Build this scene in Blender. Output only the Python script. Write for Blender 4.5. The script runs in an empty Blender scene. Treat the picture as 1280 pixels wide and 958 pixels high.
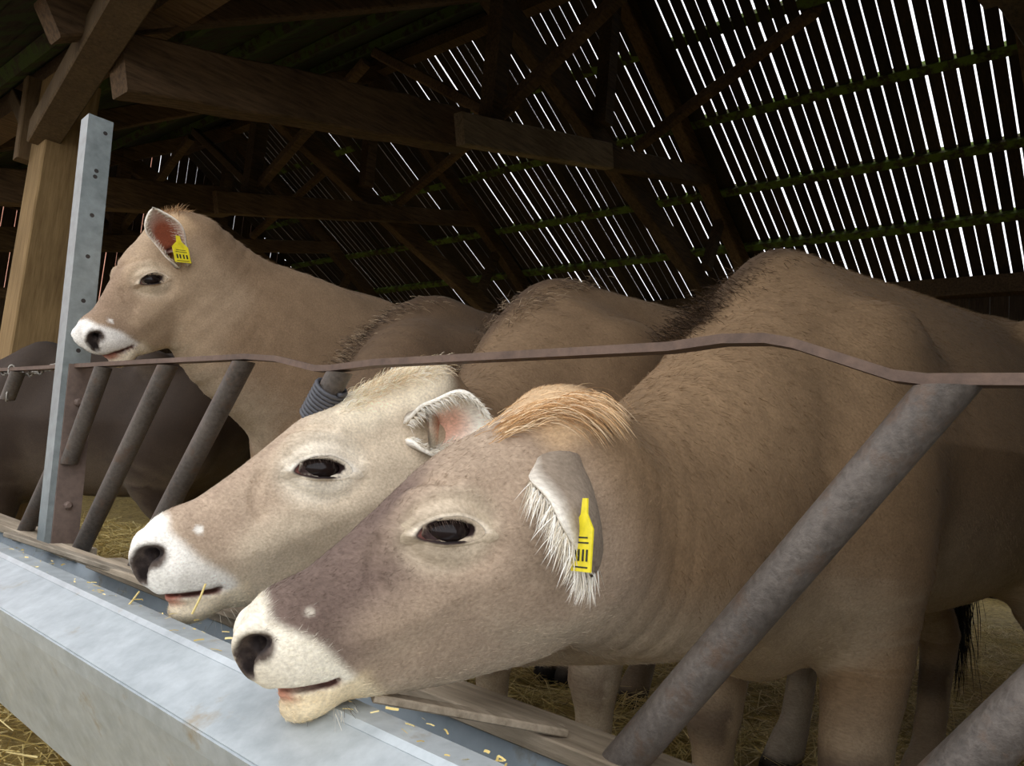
import bpy, math, random
import numpy as np
from mathutils import Matrix, Vector

# ------------------------------------------------------------------ camera, sky, exposure
scene = bpy.context.scene
CAM_H, FPX = 0.83, 960.0
ROT = Matrix.Rotation(math.radians(96.0), 3, 'X') @ Matrix.Rotation(math.radians(5.5), 3, 'Z')
cam_data = bpy.data.cameras.new('camera')
cam_data.sensor_width = 36.0
cam_data.lens = 36.0 * FPX / 1280.0
cam_data.clip_start = 0.02
camera = bpy.data.objects.new('camera', cam_data)
scene.collection.objects.link(camera)
camera.matrix_world = Matrix.Translation((0, 0, CAM_H)) @ ROT.to_4x4()
scene.camera = camera

world = bpy.data.worlds.new('overcast_sky')
scene.world = world
world.use_nodes = True
bgn = world.node_tree.nodes['Background']
bgn.inputs['Color'].default_value = (0.93, 0.95, 1.0, 1)
bgn.inputs['Strength'].default_value = 1.0

scene.view_settings.view_transform = 'Standard'
scene.view_settings.look = 'None'
scene.view_settings.gamma = 1.0
scene.view_settings.use_curve_mapping = False
scene.view_settings.exposure = 1.12

# ------------------------------------------------------------------ helpers
rng = np.random.default_rng(7)
random.seed(7)
COL = scene.collection
ANG = math.radians(41.35)
NV = np.array([math.sin(ANG), math.cos(ANG), 0.0])      # away from the feeding side, into the barn
UV = np.array([-math.cos(ANG), math.sin(ANG), 0.0])     # along the feed fence
CAMP = np.array([0, 0, CAM_H])
RNP = np.array(ROT)

def B(nn, uu, z):
    """barn coordinates (depth into barn, along the fence, height) to world"""
    return NV * nn + UV * uu + np.array([0, 0, z])

def ray(x, y):
    return RNP @ np.array([(x - 640) / FPX, -(y - 479) / FPX, -1.0])

def at(x, y, d):
    r = ray(x, y)
    return CAMP + r * d / r[1]

def empty(name, loc=(0, 0, 0)):
    o = bpy.data.objects.new(name, None)
    o.empty_display_size = 0.1
    o.location = Vector(tuple(float(v) for v in loc))
    COL.objects.link(o)
    return o

def tag(o, label=None, cat=None, group=None, kind=None):
    if label: o['label'] = label
    if cat: o['category'] = cat
    if group: o['group'] = group
    if kind: o['kind'] = kind
    return o

def mesh_obj(name, v, f, mat, parent=None, smooth=False):
    me = bpy.data.meshes.new(name)
    me.from_pydata([tuple(map(float, p)) for p in v], [], [tuple(map(int, q)) for q in f])
    me.update()
    if smooth:
        me.polygons.foreach_set('use_smooth', [True] * len(me.polygons))
    if mat: me.materials.append(mat)
    o = bpy.data.objects.new(name, me)
    COL.objects.link(o)
    if parent is not None:
        o.parent = parent
        pl = parent.location.copy(); p = parent.parent
        while p is not None:
            pl += p.location; p = p.parent
        o.location = -pl
    return o

class MB:
    def __init__(self): self.v, self.f = [], []
    def add(self, v, f):
        k = len(self.v); self.v += [tuple(p) for p in v]; self.f += [tuple(i + k for i in q) for q in f]
        return self
    def beam(self, p, q, w, h, up=(0, 0, 1), wob=0.0, seg=1, bev=0.0):
        """rectangular timber from p to q; h measured along up"""
        p, q = np.array(p, float), np.array(q, float)
        d = q - p; L = np.linalg.norm(d); d = d / L
        up = np.array(up, float); s = np.cross(d, up); s /= np.linalg.norm(s); t = np.cross(s, d)
        rings = []
        if bev > 0:
            a, b = w / 2, h / 2
            sec = [(-a + bev, -b), (a - bev, -b), (a, -b + bev), (a, b - bev), (a - bev, b), (-a + bev, b), (-a, b - bev), (-a, -b + bev)]
        else:
            sec = [(-w / 2, -h / 2), (w / 2, -h / 2), (w / 2, h / 2), (-w / 2, h / 2)]
        m = len(sec)
        for i in range(seg + 1):
            c = p + d * L * i / seg
            if wob and 0 < i < seg: c = c + s * random.uniform(-wob, wob) + t * random.uniform(-wob, wob)
            rings += [c + s * a + t * b for a, b in sec]
        f = []
        for i in range(seg):
            for j in range(m):
                k = (j + 1) % m
                f.append((i * m + j, i * m + k, (i + 1) * m + k, (i + 1) * m + j))
        f.append(tuple(range(m - 1, -1, -1))); f.append(tuple(seg * m + j for j in range(m)))
        return self.add(rings, f)
    def tube(self, pts, r, n=12, cap=True, squash=1.0):
        pts = [np.array(p, float) for p in pts]
        rs = r if hasattr(r, '__len__') else [r] * len(pts)
        ref = np.array([0, 0, 1.0])
        d0 = pts[1] - pts[0]
        if abs(d0[2]) / np.linalg.norm(d0) > .9: ref = np.array([1.0, 0, 0])
        v, f = [], []
        for i, p in enumerate(pts):
            a = pts[max(i - 1, 0)]; b = pts[min(i + 1, len(pts) - 1)]
            d = (b - a) / np.linalg.norm(b - a)
            s = np.cross(d, ref); s /= np.linalg.norm(s); t = np.cross(s, d)
            for k in range(n):
                an = 2 * math.pi * k / n
                v.append(p + rs[i] * (s * math.cos(an) + t * math.sin(an) * squash))
        for i in range(len(pts) - 1):
            for k in range(n):
                l = (k + 1) % n
                f.append((i * n + k, i * n + l, (i + 1) * n + l, (i + 1) * n + k))
        if cap:
            f.append(tuple(range(n - 1, -1, -1))); f.append(tuple((len(pts) - 1) * n + k for k in range(n)))
        return self.add(v, f)
    def extrude(self, prof, axis0, axis1):
        """closed profile (list of 3-d points) swept from offset axis0 to axis1"""
        m = len(prof)
        a = [np.array(p) + np.array(axis0) for p in prof]; b = [np.array(p) + np.array(axis1) for p in prof]
        f = [(j, (j + 1) % m, m + (j + 1) % m, m + j) for j in range(m)]
        f += [tuple(range(m - 1, -1, -1)), tuple(m + j for j in range(m))]
        return self.add(a + b, f)
    def build(self, name, mat, parent=None, smooth=False):
        return mesh_obj(name, self.v, self.f, mat, parent, smooth)

def shade_auto(o, deg=40):
    me = o.data
    me.polygons.foreach_set('use_smooth', [True] * len(me.polygons))
    try: me.set_sharp_from_angle(angle=math.radians(deg))
    except Exception: pass
    return o

# ------------------------------------------------------------------ materials
def mat_new(name):
    m = bpy.data.materials.new(name); m.use_nodes = True
    nt = m.node_tree
    return m, nt, nt.nodes['Principled BSDF']

def nz(nt, scale, detail=4, rough=.6, coord=None, vec_scale=None):
    t = nt.nodes.new('ShaderNodeTexNoise'); t.inputs['Scale'].default_value = scale
    t.inputs['Detail'].default_value = detail; t.inputs['Roughness'].default_value = rough
    if coord is not None:
        if vec_scale is not None:
            mp = nt.nodes.new('ShaderNodeMapping'); mp.inputs['Scale'].default_value = vec_scale
            if len(vec_scale) == 3: pass
            nt.links.new(coord, mp.inputs['Vector']); coord = mp.outputs['Vector']
        nt.links.new(coord, t.inputs['Vector'])
    return t

def ramp(nt, fac, stops):
    r = nt.nodes.new('ShaderNodeValToRGB'); cr = r.color_ramp
    while len(cr.elements) < len(stops): cr.elements.new(.5)
    for e, (p, c) in zip(cr.elements, stops):
        e.position = p; e.color = (*c, 1)
    nt.links.new(fac, r.inputs['Fac']); return r

def mixc(nt, fac, a, b, mode='MIX'):
    m = nt.nodes.new('ShaderNodeMix'); m.data_type = 'RGBA'; m.blend_type = mode
    for val, idx in ((fac, 0), (a, 6), (b, 7)):
        if isinstance(val, (int, float)): m.inputs[idx].default_value = val
        elif isinstance(val, tuple): m.inputs[idx].default_value = (*val, 1)
        else: nt.links.new(val, m.inputs[idx])
    return m.outputs[2]

def bump(nt, bsdf, height, strength=.4, dist=.01):
    b = nt.nodes.new('ShaderNodeBump'); b.inputs['Strength'].default_value = strength; b.inputs['Distance'].default_value = dist
    nt.links.new(height, b.inputs['Height']); nt.links.new(b.outputs['Normal'], bsdf.inputs['Normal'])

def objcoord(nt):
    g = nt.nodes.new('ShaderNodeNewGeometry'); return g.outputs['Position']

def rotcoord(nt, pos, ang):
    mp = nt.nodes.new('ShaderNodeMapping'); mp.inputs['Rotation'].default_value = (0, 0, ang)
    nt.links.new(pos, mp.inputs['Vector']); return mp.outputs['Vector']

def wood(name, c0, c1, grain=(1, 1, 1), rough=.85, moss=None, tint=None):
    """grain = scale in the barn frame: x into the barn, y along the fence, z up"""
    m, nt, bs = mat_new(name)
    pos = rotcoord(nt, objcoord(nt), -(math.pi / 2 - ANG))
    a = nz(nt, 6, 6, .65, pos, grain)
    b = nz(nt, 1.6, 3, .5, pos)
    r = ramp(nt, a.outputs['Fac'], [(.3, c0), (.68, c1)])
    dark = ramp(nt, b.outputs['Fac'], [(.3, (.5, .48, .45)), (.7, (1, 1, 1))])
    c = mixc(nt, 1.0, r.outputs['Color'], dark.outputs['Color'], 'MULTIPLY')
    oi = nt.nodes.new('ShaderNodeObjectInfo')
    vr = ramp(nt, oi.outputs['Random'], [(0, (.72, .72, .72)), (1, (1.15, 1.1, 1.05))])
    c = mixc(nt, 1.0, c, vr.outputs['Color'], 'MULTIPLY')
    if moss:
        g = nz(nt, 9, 5, .7, pos)
        mk = ramp(nt, g.outputs['Fac'], [(.42, (0, 0, 0)), (.55, (1, 1, 1))])
        c = mixc(nt, mk.outputs['Color'], c, moss)
    nt.links.new(c, bs.inputs['Base Color'])
    bs.inputs['Roughness'].default_value = rough
    bs.inputs['Specular IOR Level'].default_value = .25
    bump(nt, bs, a.outputs['Fac'], .35, .006)
    return m

M = {}
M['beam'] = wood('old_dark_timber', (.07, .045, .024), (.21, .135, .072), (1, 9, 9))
M['beam_light'] = wood('pale_spliced_timber', (.22, .165, .105), (.52, .39, .25), (1, 10, 10))
M['purlin_near'] = wood('dark_purlin', (.03, .024, .014), (.07, .055, .03), (9, 1, 9), moss=(.05, .075, .014))  # darker copy of the purlin wood for the near slope
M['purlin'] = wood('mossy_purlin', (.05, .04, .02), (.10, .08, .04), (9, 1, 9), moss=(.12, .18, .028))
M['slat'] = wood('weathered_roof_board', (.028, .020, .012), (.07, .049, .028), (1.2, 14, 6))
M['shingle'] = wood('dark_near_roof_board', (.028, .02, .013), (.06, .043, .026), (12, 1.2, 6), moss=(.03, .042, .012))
M['gable'] = wood('gable_board', (.045, .03, .02), (.11, .075, .045), (14, 14, 1.2))
M['post'] = wood('yellow_pine_post', (.20, .13, .055), (.34, .235, .11), (12, 12, .8))
M['brace_wood'] = wood('brown_brace_timber', (.11, .072, .035), (.21, .145, .075), (9, 9, 1))
M['plank'] = wood('grey_weathered_plank', (.26, .215, .155), (.56, .48, .37), (12, 1.0, 8))

def metal(name, c0, c1, rough=.45, metallic=.0, scale=30, spots=None, bmp=.1):
    m, nt, bs = mat_new(name)
    pos = objcoord(nt)
    a = nz(nt, scale, 6, .65, pos); b = nz(nt, 5, 4, .6, pos)
    mx = nt.nodes.new('ShaderNodeMath'); mx.operation = 'MULTIPLY_ADD'; mx.inputs[1].default_value = .5
    nt.links.new(a.outputs['Fac'], mx.inputs[0])
    hb = nt.nodes.new('ShaderNodeMath'); hb.operation = 'MULTIPLY'; hb.inputs[1].default_value = .5
    nt.links.new(b.outputs['Fac'], hb.inputs[0]); nt.links.new(hb.outputs[0], mx.inputs[2])
    r = ramp(nt, mx.outputs[0], [(.36, c0), (.64, c1)])
    c = r.outputs['Color']
    if spots:
        col, lo, hi, sc = spots
        s = nz(nt, sc, 5, .7, pos)
        k = ramp(nt, s.outputs['Fac'], [(lo, (0, 0, 0)), (hi, (1, 1, 1))])
        c = mixc(nt, k.outputs['Color'], c, col)
    nt.links.new(c, bs.inputs['Base Color'])
    rr = nt.nodes.new('ShaderNodeMapRange'); rr.inputs['To Min'].default_value = rough - .1; rr.inputs['To Max'].default_value = rough + .15
    nt.links.new(a.outputs['Fac'], rr.inputs['Value']); nt.links.new(rr.outputs['Result'], bs.inputs['Roughness'])
    bs.inputs['Metallic'].default_value = metallic
    bump(nt, bs, a.outputs['Fac'], bmp, .003)
    return m

M['galv'] = metal('galvanised_steel', (.32, .355, .365), (.50, .54, .55), .46, .25, 34, ((.34, .30, .23), .60, .74, 11))
M['galv_post'] = metal('galvanised_post', (.19, .215, .21), (.30, .335, .33), .42, .3, 40)
M['galv_in'] = metal('galvanised_inside', (.36, .42, .46), (.52, .58, .62), .5, .25, 18, ((.30, .25, .17), .6, .72, 9))
M['rust'] = metal('rusty_flat_bar', (.075, .045, .030), (.17, .108, .075), .7, .1, 60, None, .3)
M['pipe'] = metal('dull_steel_pipe', (.055, .044, .035), (.150, .124, .102), .52, .25, 130, ((.115, .075, .05), .52, .68, 26), .5)
M['rustplate'] = metal('rusted_plate', (.10, .07, .055), (.20, .14, .11), .7, .1, 50, None, .3)
M['black_coil'] = metal('black_rubber_coil', (.03, .03, .035), (.09, .09, .10), .5, .0, 30)
M['hole'] = metal('bolt_hole', (.02, .018, .016), (.04, .03, .025), .8, 0, 20)
M['chain'] = metal('steel_chain', (.22, .20, .17), (.4, .37, .32), .4, .6, 50)

def straw_mat(name, c0, c1, c2):
    m, nt, bs = mat_new(name)
    g = nt.nodes.new('ShaderNodeNewGeometry')
    r = ramp(nt, g.outputs['Random Per Island'], [(0, c0), (.5, c1), (1, c2)])
    nt.links.new(r.outputs['Color'], bs.inputs['Base Color'])
    bs.inputs['Roughness'].default_value = .6
    return m
M['straw'] = straw_mat('straw', (.42, .30, .085), (.76, .58, .20), (.90, .76, .38))
m, nt, bs = mat_new('straw_bedding')
p = objcoord(nt)
a = nz(nt, 28, 6, .75, p)
r = ramp(nt, a.outputs['Fac'], [(.3, (.20, .14, .045)), (.55, (.54, .39, .13)), (.75, (.74, .57, .22))])
nt.links.new(r.outputs['Color'], bs.inputs['Base Color']); bs.inputs['Roughness'].default_value = .9
bump(nt, bs, a.outputs['Fac'], .9, .03)
M['bedding'] = m
m, nt, bs = mat_new('brick_red_render')
a = nz(nt, 3, 4, .6, objcoord(nt))
r = ramp(nt, a.outputs['Fac'], [(.3, (.55, .2, .12)), (.7, (.75, .36, .24))])
nt.links.new(r.outputs['Color'], bs.inputs['Base Color'])
M['brick'] = m

# ------------------------------------------------------------------ barn shell
SL = math.tan(math.radians(32)); RIDGE = (5.02, 5.25); FAR_N = 8.5; NEAR_N = 0.72
def roof_z(nn): return RIDGE[1] - abs(nn - RIDGE[0]) * SL
U0, U1 = -4.2, 11.6

def grid_ground(name, n0, n1, u0, u1, step, amp, mat):
    ns = np.arange(n0, n1 + step / 2, step); us = np.arange(u0, u1 + step / 2, step)
    v, f = [], []
    for a in ns:
        for b in us:
            z = amp * (math.sin(a * 7.1 + b * 3.3) * .4 + math.sin(a * 3.1 - b * 8.7) * .35 + random.uniform(-.5, .5))
            v.append(B(a, b, z))
    k = len(us)
    for i in range(len(ns) - 1):
        for j in range(k - 1):
            f.append((i * k + j, (i + 1) * k + j, (i + 1) * k + j + 1, i * k + j + 1))
    return mesh_obj(name, v, f, mat, smooth=True)

floor = tag(grid_ground('floor', .3, 8.7, -5, 12, .12, .03, M['bedding']), kind='structure')
m, nt, bs = mat_new('trodden_yard')
a = nz(nt, 9, 6, .7, objcoord(nt))
r = ramp(nt, a.outputs['Fac'], [(.3, (.10, .085, .065)), (.7, (.22, .19, .145))])
nt.links.new(r.outputs['Color'], bs.inputs['Base Color']); bs.inputs['Roughness'].default_value = .9
bump(nt, bs, a.outputs['Fac'], .5, .03)
M['yard'] = m
m, nt, bs = mat_new('meadow')
a = nz(nt, 4, 6, .7, objcoord(nt))
r = ramp(nt, a.outputs['Fac'], [(.3, (.06, .09, .02)), (.7, (.14, .17, .05))])
nt.links.new(r.outputs['Color'], bs.inputs['Base Color']); bs.inputs['Roughness'].default_value = .95
M['meadow'] = m
tag(grid_ground('yard', -14, .3, -14, 18, .4, .02, M['yard']), kind='structure')
tag(grid_ground('meadow', 8.7, 40, -20, 30, 1.0, .03, M['meadow']), kind='structure')

# roof over the far side: boards with daylight between them
roof = tag(empty('ceiling', B(5, 4, 0)), 'dark board roof with daylight slits between the boards', None, None, 'structure')
def slat_mesh(nn0, nn1, width, thick):
    p0 = NV * nn0 + np.array([0, 0, roof_z(nn0)]); p1 = NV * nn1 + np.array([0, 0, roof_z(nn1)])
    mb = MB(); up = np.cross(UV, (p1 - p0)); up /= np.linalg.norm(up)
    if up[2] < 0: up = -up
    mb.beam(p0 + up * (thick / 2), p1 + up * (thick / 2), width, thick, up)
    me = bpy.data.meshes.new('roof_board'); me.from_pydata([tuple(map(float, q)) for q in mb.v], [], mb.f); me.materials.append(M['slat']); return me
PITCH = .112
widths = [.0925, .095, .098, .1015, .1055, .1095]
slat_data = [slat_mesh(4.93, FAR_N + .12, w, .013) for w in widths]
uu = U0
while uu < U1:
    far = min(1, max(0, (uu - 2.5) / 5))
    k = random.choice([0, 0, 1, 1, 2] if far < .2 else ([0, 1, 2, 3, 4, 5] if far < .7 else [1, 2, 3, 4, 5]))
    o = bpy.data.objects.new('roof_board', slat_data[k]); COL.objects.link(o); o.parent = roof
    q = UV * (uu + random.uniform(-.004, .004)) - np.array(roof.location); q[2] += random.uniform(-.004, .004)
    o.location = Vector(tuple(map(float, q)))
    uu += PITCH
# roof over the near side: close-boarded
def near_mesh(a, b):
    mb = MB()
    p0 = UV * U0; p1 = UV * U1
    zz = lambda q: np.array([0, 0, roof_z(q)])
    mb.beam(NV * a + zz(a) + p0 + np.array([0, 0, .03]), NV * a + zz(a) + p1 + np.array([0, 0, .03]), .235, .022, NV * (-SL) + np.array([0, 0, 1]))
    return mb
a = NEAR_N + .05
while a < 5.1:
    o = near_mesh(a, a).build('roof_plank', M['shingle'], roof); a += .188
# purlins
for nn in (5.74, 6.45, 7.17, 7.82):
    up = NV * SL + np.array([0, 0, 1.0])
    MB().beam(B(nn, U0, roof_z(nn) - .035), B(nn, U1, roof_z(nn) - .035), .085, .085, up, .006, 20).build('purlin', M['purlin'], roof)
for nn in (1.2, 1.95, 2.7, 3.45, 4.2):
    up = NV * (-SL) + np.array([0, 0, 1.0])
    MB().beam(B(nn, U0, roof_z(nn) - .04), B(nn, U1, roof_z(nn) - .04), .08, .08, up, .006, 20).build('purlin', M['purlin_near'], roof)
MB().beam(B(5.02, U0, 5.14), B(5.02, U1, 5.14), .12, .16).build('ridge_beam', M['beam'], roof)
MB().beam(B(5.0, U0, 5.29), B(5.0, U1, 5.29), .34, .025).build('ridge_board', M['shingle'], roof)
MB().beam(B(8.45, U0, roof_z(8.45) - .12), B(8.45, U1, roof_z(8.45) - .12), .16, .18).build('wall_plate', M['beam'], roof)
MB().beam(B(1.42, U0, roof_z(1.42) - .16), B(1.42, U1, roof_z(1.42) - .16), .16, .16).build('wall_plate', M['beam'], roof)

# far wall and left gable, boarded
wall = tag(empty('wall_back', B(8.5, 3, 0)), kind='structure')
uu = U0
while uu < U1:
    w = random.choice([.16, .18, .2])
    MB().beam(B(8.58, uu + w / 2, 1.15), B(8.58, uu + w / 2, roof_z(8.5) - .06), .022, w - .003, UV).build('wall_board', M['gable'], wall)
    uu += w
uu = U0
while uu < U1:
    MB().beam(B(8.60, uu + .24, 0), B(8.60, uu + .24, .55), .03, .476, UV).build('kick_board', M['gable'], wall); uu += .48
gable = tag(empty('wall_left', B(5, U1, 0)), kind='structure')
nn = .9
while nn < 8.6:
    w = random.choice([.13, .14, .15]); gap = random.choice([.004, .010, .014, .016])
    c = nn + w / 2
    top = roof_z(c) - .02
    MB().beam(B(c, U1 + .05, 2.35), B(c, U1 + .05, top), .02, w - gap, NV).build('wall_board', M['gable'], gable)
    nn += w
nn = .9
while nn < 8.6:
    w = random.choice([.18, .2, .22]); c = nn + w / 2
    MB().beam(B(c, U1 + .08, 0), B(c, U1 + .08, 2.42), .022, w - random.choice([.0, .003, .009]), NV).build('wall_board', M['gable'], gable)
    nn += w
for z in (.8, 2.4, 3.6):
    MB().beam(B(.9, U1 - .04, z), B(8.5, U1 - .04, z), .1, .14).build('wall_rail', M['beam'], gable)
fw = tag(empty('wall_front_added', B(.95, -2, 0)), kind='structure')  # unseen wall added to block front light from the right flank
uu = U0
while uu < -.12:
    MB().beam(B(.95, uu + .09, 0), B(.95, uu + .09, roof_z(.95) - .1), .024, .178, UV).build('wall_board', M['gable'], fw); uu += .18
rw = tag(empty('wall_right_added', B(5, U0, 0)), kind='structure')  # unseen end wall added to keep the right side dark
nn = .95
while nn < 8.6:
    MB().beam(B(nn + .09, U0 - .05, 0), B(nn + .09, U0 - .05, roof_z(nn + .09) - .02), .024, .178, NV).build('wall_board', M['gable'], rw); nn += .18
# neighbouring brick-red house wall outside, only seen through the gaps of the gable
house = MB().beam(B(-6, 18, 4), B(7.2, 18, 4), .3, 8.2).build('neighbour_wall', M['brick'])
tag(house, 'brick-red neighbouring wall glimpsed through gaps in the gable boards', 'building')

# hedge added out of view, hiding the bright sky behind the barn
hv, hf = [], []
sec = [(-.7, 0), (-.85, .7), (-.6, 1.35), (-.1, 1.7), (.45, 1.45), (.8, .75), (.7, 0)]
us = np.arange(-26, 40, .45)
for uu in us:
    k = random.uniform(.85, 1.12)
    for a, z in sec: hv.append(B(24 + a * random.uniform(.8, 1.2), uu + random.uniform(-.15, .15), z * k * random.uniform(.93, 1.07)))
for i in range(len(us) - 1):
    for j in range(len(sec) - 1):
        q = i * len(sec) + j; hf.append((q, q + len(sec), q + len(sec) + 1, q + 1))
tag(mesh_obj('hedge', hv, hf, M['meadow'], smooth=True), 'low green hedge added beyond the meadow to screen the sky behind the barn', 'hedge')

# ------------------------------------------------------------------ trusses
def truss(u0, label, splice=False):
    t = tag(empty('roof_truss', B(4, u0, 0)), label, 'truss', 'scissor trusses of the barn roof')
    P = lambda a, z, du=0: B(a, u0 + du, z)
    zl = lambda a: 2.464 + (a - 1.213) * .2595
    # rising chord: heavy near half, spliced to a slimmer far half
    MB().beam(P(1.25, zl(1.25)), P(3.45, zl(3.45)), .17, .27, bev=.01, seg=8, wob=.005).build('tie_beam', M['beam'], t)
    MB().beam(P(3.3, zl(3.3) - .03, -.12), P(5.0, zl(5.0) - .02, -.12), .09, .21, bev=.008, seg=5, wob=.004).build('splice_board', M['beam_light'] if splice else M['beam'], t)
    MB().beam(P(3.3, zl(3.3)), P(7.0, zl(7.0)), .13, .18, bev=.01, seg=8, wob=.005).build('tie_beam', M['beam'], t)
    zc = lambda a: 3.607 - (a - 5.398) * .38
    MB().beam(P(3.3, zc(3.3), .14), P(8.3, zc(8.3), .14), .13, .20, bev=.01, seg=8, wob=.006).build('scissor_chord', M['beam'], t)
    for s, e in ((5.02, 8.45), (5.02, .95)):
        MB().beam(P(s, roof_z(s) - .17), P(e, roof_z(e) - .17), .13, .17, NV * (SL if e > s else -SL) + np.array([0, 0, 1]), bev=.01, seg=6, wob=.005).build('rafter', M['beam'], t)
    MB().beam(P(3.68, 3.15, -.03), P(3.68, roof_z(3.68) - .1, -.03), .13, .13, NV).build('king_post', M['beam'], t)
    MB().beam(P(5.05, 3.75), P(5.02, 5.05), .12, .12, NV).build('king_post', M['beam'], t)
    MB().beam(P(7.05, 3.02), P(7.3, 3.66), .08, .10, NV).build('strut', M['beam'], t)
    for a, z, s, a2, z2 in ((5.5, 3.7, -1, 5.82, 4.72), (3.75, 3.3, -1, 3.8, 4.2), (3.75, 3.3, 1, 3.75, 4.2)):
        MB().beam(P(a, z, s * .05), P(a2, z2, s * 1.5), .085, .085, NV, seg=5, wob=.006, bev=.012).build('brace', M['beam'], t)
    return t
truss(.55, 'scissor truss nearest the viewer, only its chord crossing the top right corner')
truss(3.7, 'scissor truss of dark timber with a pale spliced board, above the timber post', True)
truss(6.9, 'second dark scissor truss, seen beyond the one with the pale splice')
truss(10.1, 'farthest dark scissor truss near the boarded gable wall')

# timber post with braces
PN, PU = 1.42, 4.85
tp = tag(empty('timber_post', B(PN, PU, 0)), 'squared yellow pine post behind the galvanised upright at the left', 'post')
MB().beam(B(PN, PU, -.05), B(PN, PU, roof_z(PN) - .24), .24, .24, NV, bev=.008).build('shaft', M['post'], tp)
MB().beam(B(PN - .10, PU - .0, 2.42), B(1.06, 2.98, 2.60), .14, .15, NV, bev=.008).build('knee_brace', M['brace_wood'], tp)
MB().beam(B(PN - .08, PU + .10, 2.42), B(PN - .08, PU + .62, 2.80), .09, .13, NV, bev=.006).build('knee_brace', M['brace_wood'], tp)
MB().beam(B(PN - .13, PU + .15, 2.28), B(PN - .13, PU + .20, 2.78), .075, .10, NV, bev=.006).build('cleat', M['brace_wood'], tp)
for uu in (7.9, 10.9):
    t2 = tag(empty('timber_post', B(PN, uu, 0)), 'timber post farther along the eave beyond the yellow pine post' if uu < 9 else 'timber post at the far corner by the gable wall', 'post')
    MB().beam(B(PN, uu, -.05), B(PN, uu, roof_z(PN) - .24), .2, .2, NV, bev=.008).build('shaft', M['beam'], t2)

# ------------------------------------------------------------------ trough
TU0, TU1 = -1.2, 4.6
tr = tag(empty('feed_trough', B(.6, 1.2, 0)), 'long galvanised steel feed trough with sloping front below the cows', 'trough')
def pan(name, pts, th, mat, u0=TU0, u1=TU1):
    """folded sheet: polyline in (n,z), thickness th"""
    pts = [np.array(p, float) for p in pts]; off = []
    for i, p in enumerate(pts):
        a = pts[max(i - 1, 0)]; b = pts[min(i + 1, len(pts) - 1)]
        d = (b - a) / np.linalg.norm(b - a); off.append(p + np.array([d[1], -d[0]]) * th)
    prof = [B(q[0], 0, q[1]) for q in pts] + [B(q[0], 0, q[1]) for q in reversed(off)]
    o = MB().extrude(prof, UV * u0, UV * u1).build(name, mat, tr)
    return o
pan('front_panel', [(.475, .497), (.485, .47), (.60, .235)], .003, M['galv'])
pan('front_slope', [(.474, .499), (.552, .538)], .003, M['galv'])
rim = pan('front_rim', [(.550, .538), (.556, .545), (.590, .547), (.594, .535)], .004, M['galv'])
pan('inner_front', [(.585, .542), (.625, .25)], .003, M['galv_in'])
pan('trough_floor', [(.60, .245), (.77, .245)], .003, M['galv_in'])
pan('inner_back', [(.80, .49), (.765, .25)], .003, M['galv_in'])
pan('back_rim', [(.795, .482), (.865, .482)], .004, M['galv_in'])
for k in range(6):
    uu = -.8 + k * 1.0
    MB().beam(B(.68, uu, 0), B(.68, uu, .24), .06, .06).build('leg', M['galv'], tr)

# planks lying on the trough's rear edge
pk = 'loose planks on the rear edge of the trough'
def plank(p, q, w, h, label, up=(0, 0, 1)):
    o = MB().beam(p, q, w, h, up, .001 if w > .03 else 0, 5, bev=.002).build('plank', M['plank']); tag(o, label, 'plank', pk); shade_auto(o, 30); return o
plank(B(.815, -.3, .497), B(.815, 1.98, .497), .085, .022, 'long grey plank along the rear trough edge under the two cow heads')
plank(B(.815, 2.14, .497), B(.815, 3.9, .497), .085, .022, 'grey plank on the rear trough edge left of the galvanised upright')
plank(B(.70, 2.0, .535), B(.785, 1.05, .515), .045, .014, 'weathered plank end lying across the trough under the pale cow muzzle', (0, 0, 1))
plank(B(.598, .69, .5545), B(.80, .565, .514), .022, .010, 'narrow slat lying aslant across the trough below the front cow throat')
plank(B(.64, 2.12, .548), B(.80, 1.2, .515), .02, .012, 'thin batten slanting into the trough beside the weathered plank end')

# ------------------------------------------------------------------ feed fence
fe = tag(empty('feed_fence', B(.8, 1.2, 0)), 'rusty feed fence rail with slanting steel pipes over the trough', 'fence')
rail = [(4.2, .97), (2.82, .979), (1.9, .988), (1.41, .992), (1.30, .986), (1.17, .966), (1.12, .966), (1.0, .974), (.457, .985), (.39, .992), (.34, .991), (.31, .985), (.21, .950), (.18, .946), (-.9, .946)]
def ribbon(pts, w, h):
    mb = MB(); v = []; f = []
    for i, (uu, z) in enumerate(pts):
        for dn, dz in ((-w / 2, -h / 2), (w / 2, -h / 2), (w / 2, h / 2), (-w / 2, h / 2)):
            v.append(B(.8 + dn, uu, z + dz))
    for i in range(len(pts) - 1):
        for j in range(4):
            k = (j + 1) % 4; f.append((i * 4 + j, i * 4 + k, i * 4 + 4 + k, i * 4 + 4 + j))
    f += [(3, 2, 1, 0), tuple(len(pts) * 4 - 4 + j for j in range(4))]
    return mb.add(v, f)
ro = ribbon(rail, .022, .011).build('top_rail', M['rust'], fe); shade_auto(ro, 50)
def pipe(u0, z0, u1, z1, r=.0215):
    # the pipe leans and its top is flattened under the rail
    p, q = B(.8, u0, z0), B(.8, u1, z1)
    mb = MB().tube([p, p + (q - p) * .1, p + (q - p) * .9, q], r, 24)
    d = (q - p)
    for ring, z in ((0, z0), (3, z1)):                 # ends cut level
        for k in range(24):
            v = np.array(mb.v[ring * 24 + k]); mb.v[ring * 24 + k] = tuple(v + d * ((z - v[2]) / d[2]))
    o = mb.build('slanted_pipe', M['pipe'], fe)
    return shade_auto(o, 50)
pipe(2.128, .978, 2.262, .716)
pipe(1.761, .978, 2.115, .484)
pipe(1.428, .982, 1.79, .49)
b4 = pipe(1.105, .958, 1.43, .492)
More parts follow.
